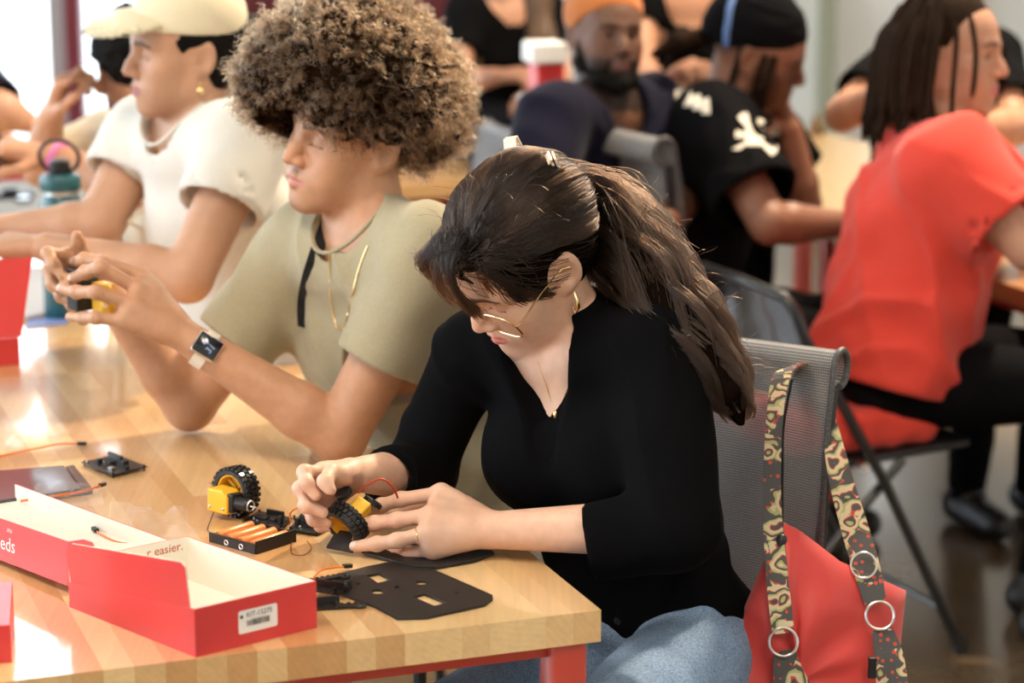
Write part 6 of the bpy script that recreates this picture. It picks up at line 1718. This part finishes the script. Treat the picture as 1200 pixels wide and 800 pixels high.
wire('jumper_cable', 'orange cable curving in from the left edge, farthest from the box', [(-30, 542, 0), (10, 532, 0), (45, 525, .004), (70, 520, .006), (92, 520, .003)], .0016, M_WIRE_OR, (1,))
wire('jumper_cable', 'orange cable lying across the flat dark case', [(24, 587, .012), (50, 583, .014), (85, 578, .014), (106, 573, .010), (118, 569, .007)], .0020, M_WIRE_OR, (1,))
wire('jumper_cable', 'short orange cable rising behind the side flap of the kit box', [(113, 622, .010), (122, 628, .010), (135, 634, .008), (150, 637, .006)], .0014, M_WIRE_OR, (0,))
wire('jumper_cable', 'orange cable running from the kit box to a black plug', [(368, 676, .012), (376, 668, .010), (390, 665, .008), (404, 664, .004)], .0014, M_WIRE_OR, (1,))
wire('jumper_cable', 'thin orange wire arched over the motor board', [(341, 612, .008), (340, 602, .020), (346, 596, .030), (354, 596, .026), (360, 606, .008)], .0013, M_WIRE_OR)
wire('jumper_cable', 'fine brown wire curled between battery tray and hand', [(342, 634, 0), (342, 648, 0), (356, 650, 0), (365, 642, 0), (360, 634, .003)], .0007, M_WIRE_BR)
# flat dark case
q = [D_(-45, 605), D_(22, 592), D_(108, 580), D_(86, 551), D_(-40, 562)]
o = empty('flat_case', D_(30, 575), 'flat glossy dark grey case lying by the left edge', 'case')
M_CASE = mat('dark_case', (.045, .045, .055), rough=.16, coat=.5)
ex = D_(108, 580)-D_(20, 592); a0, a1, a2, a3 = D_(-50, 602), D_(95, 581), D_(75, 553), D_(-50, 563)
slab('case_body', [p_+z_*.006 for p_ in (a0, a1, a2, a3)], .011, M_CASE, o, bevel=.001)
slab('case_edge', [p_+z_*.005 for p_ in (a1+ex*.02, D_(109, 579), D_(87, 551), a2+ex*.02)], .009, M_CASE, o, bevel=.001)
# crumpled clear plastic bags
def film_mat():
    m, nt, b, out = new_mat('clear_film')
    tr = N(nt, 'ShaderNodeBsdfTransparent'); mx = N(nt, 'ShaderNodeMixShader'); lw = N(nt, 'ShaderNodeLayerWeight', i_Blend=.25)
    b.inputs['Base Color'].default_value = (.9, .9, .92, 1); b.inputs['Roughness'].default_value = .22
    nt.links.new(ramp(nt, lw.outputs['Facing'], [(0, .05), (.7, .16), (1, .5)]), mx.inputs[0]); nt.links.new(tr.outputs[0], mx.inputs[1]); nt.links.new(b.outputs[0], mx.inputs[2]); nt.links.new(mx.outputs[0], out.inputs[0])
    return m
M_FILM = film_mat()
def film(label, quad, amp, seed, n=26, lift=.004):
    q = [D_(*p_) for p_ in quad]; rg = np.array([seed*3.1, seed*1.7, 0])
    vs, fs = [], []
    for i in range(n):
        for j in range(n):
            u, v = i/(n-1), j/(n-1)
            p_ = (q[0]*(1-u)+q[1]*u)*(1-v)+(q[3]*(1-u)+q[2]*u)*v
            w = vnoise(np.array([[u*4, v*4, 0]])+rg)[0]; w2 = vnoise(np.array([[u*9, v*9, 4]])+rg)[0]; ed = vnoise(np.array([[u*6, v*6, 8]])+rg)[0]
            vs.append(p_+z_*(lift+amp*(1-abs(2*w))*.9+amp*.5*abs(w2))+U*ed*.006+Vv*w2*.006)
    fs = [(i*n+j, i*n+j+1, (i+1)*n+j+1, (i+1)*n+j) for i in range(n-1) for j in range(n-1)]
    o = MB().add(vs, fs).build('plastic_bag', M_FILM, fix=False); tag(o, label, 'plastic bag'); return o
film('crumpled clear plastic bag under the cable on the dark case', [(28, 604), (120, 606), (112, 574), (40, 580)], .006, 1, lift=.014)
film('crumpled clear plastic bag behind the opened kit box', [(112, 640), (235, 640), (215, 600), (128, 596)], .008, 2)
film('clear plastic bag lying flat near the left edge', [(-15, 532), (82, 512), (70, 492), (-10, 498)], .006, 3)
# flat black parts
def plate(name, label, px, holes, th, m, tilt=0.0, cat='plate', z0=0.0):
    P = [D_(*p_) for p_ in px]; c = sum(P)/len(P)
    cu = bpy.data.curves.new(name, 'CURVE'); cu.dimensions = '2D'; cu.fill_mode = 'BOTH'; cu.extrude = th/2; cu.bevel_depth = .0004
    for lst in [px]+holes:
        s = cu.splines.new('POLY'); s.points.add(len(lst)-1); s.use_cyclic_u = True
        for pt, p_ in zip(s.points, lst):
            w = D_(*p_)-c; pt.co = (w[0], w[1], 0, 1)
    tmp = bpy.data.objects.new('tmp_curve', cu); COL.objects.link(tmp); bpy.context.view_layer.update()
    me = bpy.data.meshes.new_from_object(tmp.evaluated_get(bpy.context.evaluated_depsgraph_get())); bpy.data.objects.remove(tmp); bpy.data.curves.remove(cu)
    me.name = name
    me.materials.clear()
    o = link(name, me, m); o.location = (c[0], c[1], TZ+z0+th/2+.0006); o.rotation_euler = (tilt, 0, 0)
    return tag(o, label, cat)
def oval(cx, cy, rx, ry, n=12): return [(cx+rx*math.cos(2*math.pi*k/n), cy+ry*math.sin(2*math.pi*k/n)) for k in range(n)]
plate('chassis_plate', 'flat black chassis plate with cut-outs near the table corner', [(386, 678), (428, 667), (452, 662), (490, 662), (577, 700), (577, 704), (568, 711), (500, 726), (466, 727), (440, 713), (402, 699)],
      [[(429, 677), (444, 674), (459, 682), (443, 686)], [(484, 702), (497, 698), (524, 709), (509, 713)], oval(494, 685.5, 7.5, 2.8), oval(442.5, 696, 8, 3), oval(466, 691, 4, 1.8), oval(420, 687, 3, 1.2), [(405, 684), (411, 682.5), (413, 683.5), (407, 685)], [(531, 697), (536, 696), (540, 698), (535, 699)]], .003, M_ACRYLIC)
plate('chassis_plate', 'black chassis plate lying under the near hand', [(424, 650), (440, 645), (500, 641), (576, 649), (579, 652), (556, 660), (510, 668), (484, 667), (440, 655)], [oval(490, 650, 6, 1.6), [(455, 650), (470, 649), (474, 651), (459, 652)]], .003, M_ACRYLIC, z0=.002)
def bracket(label, cx, cy, s, rz, z0, kind):
    s *= 1.25; c = D_(cx, cy)+z_*z0; R_ = rot('Z', rz); b = MB()
    if kind == 0:
        b.box(c+z_*.002, (.020*s, .004*s, .002), R_)
        for k in range(6): b.box(c+R_@np.array([(-.018+.0072*k)*s, .0055*s, .002]), (.0018*s, .003*s, .002), R_)
        b.torus(c+R_@np.array([.022*s, 0, .002]), .006*s, .002, np.eye(3), 14, 6)
    elif kind == 1:
        b.torus(c+z_*.003, .010*s, .003, np.eye(3), 20, 6)
        for k in range(10):
            a = k*.628; b.box(c+np.array([math.cos(a)*.0135*s, math.sin(a)*.0135*s, .003]), (.0022*s, .0016*s, .003), rot('Z', a))
        b.box(c+z_*.003, (.010*s, .0018, .002), R_)
    else:
        b.box(c+z_*.0015, (.018*s, .007*s, .0015), R_).box(c+R_@np.array([.0, .0065*s, .007]), (.018*s, .0012, .006), R_).box(c+R_@np.array([.012*s, -.006*s, .005]), (.0015, .004*s, .0045), R_)
    o = b.build('bracket', M_BLACK_PLASTIC); return tag(o, label, 'bracket')
bracket('black toothed plastic bracket farthest of the pile right of the kit box', 384, 683, .9, .5, .004, 0)
bracket('black plastic gear ring in the pile right of the kit box', 396, 694, .95, .2, .006, 1)
bracket('black folded bracket in the pile beside the kit box wall', 384, 700, .9, -.4, .008, 2)
bracket('black toothed bracket nearest of the pile right of the kit box', 397, 713, 1.0, .15, .001, 0)
bracket('black folded bracket touching the right wall of the kit box', 382, 713, .85, .25, .001, 2)

# the motor and wheel in her hands
def held_motor():
    c = at(412, 602, 3.31)
    root = empty('robot_wheel', c, 'small wheel and yellow motor held in the hands above the table', 'wheel')
    ax = nrm(at(396, 636, 3.27)-at(416, 596, 3.33))       # towards the rim edge that faces us
    d2 = at(440, 612, 3.31)-at(385, 606, 3.31)
    axis = nrm(np.array([-.62, -.62, -.50]))
    cw = at(411, 608, 3.335)
    F_ = frame_of(axis, (1, 0, 0))
    wheel(root, cw+axis*.010, axis, R=.030, w=.026)
    m = cw-axis*.020
    R_ = np.stack([F_[:, 0], F_[:, 1], F_[:, 2]], 1)
    s_ = Sdf(); s_.box(m, (.013, .012, .012), R_, .003); s_.cone(m+F_[:, 0]*.010, m+F_[:, 0]*.022, .008, .008, .002); s_.box(m+F_[:, 0]*.012+F_[:, 1]*.012, (.004, .004, .013), R_, .001, kind='s'); v, f = s_.mesh(.0012); geo_obj('gear_motor', v, f, M_YELLOW, root)
    for px, py, D, rr in ((402, 577, 3.335, .0125), (437, 588, 3.36, .0145)):
        e = at(px, py, D); tx = nrm(e-m)
        MB().lathe([(.003, -.005), (rr, -.004), (rr, .002), (rr*.8, .004), (.003, .004)], 20, e, frame_of(nrm(tx+np.array([-.1, -.4, .6])))).build('motor_end', M_BLACK_PLASTIC, root, smooth=True)
    MB().tube(spline([at(420, 577, 3.32), at(432, 567, 3.30), at(447, 561, 3.30), at(460, 570, 3.31), at(466, 583, 3.33)], 18), .0016, 6).build('motor_wire', M_WIRE_RED, root, smooth=True)
    MB().box(at(404, 634, 3.33), (.022, .016, .0015), frame_of(nrm([-.3, -.5, .8]))).build('side_plate', M_ACRYLIC, root)
held_motor()
def held_small():
    root = empty('held_motor', at(108, 345, 3.82), 'small black and yellow motor held up in the hands by the watch', 'motor')
    R_ = np.stack([nrm(U+Vv*.4), nrm(Vv-U*.4), z_], 1)
    MB().box(at(97, 343, 3.82), (.021, .016, .026), R_).build('motor_case', M_BLACK_PLASTIC, root, bevel=.003, smooth=True)
    MB().box(at(88, 318, 3.82), (.010, .012, .006), R_).build('motor_cap', M_BLACK_PLASTIC, root, bevel=.002)
    s_ = Sdf(); s_.box(at(121, 348, 3.805), (.013, .016, .024), R_, .004)
    for dz in (-.013, .011): s_.sph(at(126, 348, 3.79)+z_*dz, .009, .004)
    v, f = s_.mesh(.0013); mo = geo_obj('gear_motor', v, f, M_YELLOW, root)
    for y in (339, 359): MB().lathe([(.003, 0), (.003, .002)], 10, at(124, y, 3.782), frame_of(nrm(np.array([0, 0, CAM_H])-at(124, y, 3.78)))).build('screw', M_ALU, mo)
held_small()

# ------------------------------------------------------------------ bottle and papers on the farther tables
def bottle():
    b0 = onz(77, 371, TZ); c = b0.copy(); sc = np.linalg.norm(at(101, 260, 5.0)-at(52, 260, 5.0))/2
    D = float((b0-[0, 0, CAM_H])@np.array([0, _cp, -_sp])); r_ = 24.5/CAM_F*D
    root = empty('water_bottle', b0, 'teal water bottle with black loop cap beside the cream cap', 'bottle')
    H_ = .262
    m = mat('teal_paint', (.008, .085, .105), rough=.35, coat=.2)
    MB().lathe([(r_*.95, 0), (r_, .006), (r_, H_*.86), (r_*.93, H_*.93), (r_*.80, H_*.97)], 32, b0).build('bottle_body', m, root, smooth=True)
    MB().lathe([(r_*.82, H_*.97), (r_*.82, H_)], 32, b0).build('neck_ring', M_ALU, root, smooth=True)
    cp = MB().lathe([(r_*.92, H_), (r_*.98, H_+.004), (r_*.98, H_+.026), (r_*.9, H_+.032), (r_*.45, H_+.034), (r_*.45, H_+.056), (r_*.40, H_+.060)], 32, b0).build('cap', m, root, smooth=True)
    MB().lathe([(r_*.47, H_+.034), (r_*.49, H_+.036), (r_*.49, H_+.058), (r_*.3, H_+.062)], 24, b0).build('cap_post', M_BLACK_PLASTIC, cp, smooth=True)
    e = nrm([1, .1, 0]); MB().torus(b0+z_*(H_+.068), r_*.92, .0042, np.stack([e, nrm([0, -.45, .9]), np.cross(e, nrm([0, -.45, .9]))], 1), 32, 8).build('carry_loop', M_BLACK_PLASTIC, cp, smooth=True)
bottle()
def sheet_stack(label, quad, th, m, name='notebook', cat='notebook', z0=0.0):
    q = [onz(x, y, TZ+z0)+z_*th/2 for x, y in quad]
    o = slab(name, q, th, m, None, bevel=.001); return tag(o, label, cat)
sheet_stack('white notebook lying behind the red box on the farther table', [(18, 378), (88, 366), (84, 318), (30, 318)], .012, M_LABEL)
sheet_stack('small blue card lying in front of the white notebook', [(30, 385), (80, 380), (78, 372), (34, 374)], .004, mat('blue_card', (.16, .24, .55), rough=.4), 'card', 'card')
o = MB().box(onz(10, 208, TZ)+z_*.02, (.10, .06, .02), TR).build('card_box', M_RED_CARD, bevel=.001); tag(o, 'red card box on the far table at the left edge', 'box')
o = MB().box(onz(12, 232, TZ)+z_*.008, (.06, .03, .008), TR).box(onz(12, 232, TZ)+z_*.02, (.02, .015, .008), TR).build('kit_part', M_BLACK_PLASTIC, bevel=.002); tag(o, 'black kit part lying before the red box at the left edge', 'kit part')
o = MB().box(onz(26, 236, TZ)+z_*.006, (.02, .03, .006), TR).build('kit_part', M_CASE, bevel=.002); tag(o, 'small shiny grey kit part left of the teal bottle', 'kit part')
# far things
c = at(640, 108, 6.1); z0 = c[2]
root = empty('kit_box', (c[0], c[1], TZ), 'red carton with white lid standing between the far people', 'box')
MB().box((c[0], c[1], (TZ+z0+.078)/2), (.036, .04, (z0+.078-TZ)/2), rot('Z', .3)).build('carton', M_RED_CARD, root, bevel=.002)
MB().box((c[0]-.005, c[1]-.01, z0+.104), (.046, .05, .026), rot('Z', .3)).build('carton_lid', M_LABEL, root, bevel=.006)
o = MB().box(at(622, 118, 6.0), (.03, .03, .016), rot('Z', .2)).build('tape_roll', M_LABEL, bevel=.01); tag(o, 'small white block beside the far red carton', 'block')
o = MB().box(org3(.62, .25, TZ)+z_*.11, (.012, .16, .11), TR@rot('Y', .25)).box(org3(.52, .25, TZ)+z_*.008, (.11, .16, .008), TR).build('laptop', mat('grey_plastic', (.30, .31, .34), rough=.4), bevel=.003); tag(o, 'grey laptop standing open beyond the person in red', 'laptop')
o = MB().box(org3(.25, -.05, TZ)+z_*.012, (.12, .10, .012), TR).build('card_box', M_RED_CARD, bevel=.001); tag(o, 'flat red card box on the right edge table', 'box')
s_ = Sdf(); pq = onz(957, 158, TZ); s_.box(pq+z_*.02, (.02, .02, .02), TR, .006); s_.cone(pq+z_*.03, pq+z_*.06, .014, .010, .006); v, f = s_.mesh(.004)
o = geo_obj('kit_part', v, f, mat('brown_part', (.16, .09, .03), rough=.5)); tag(o, 'small brown kit part on the table before the head wrap', 'kit part')
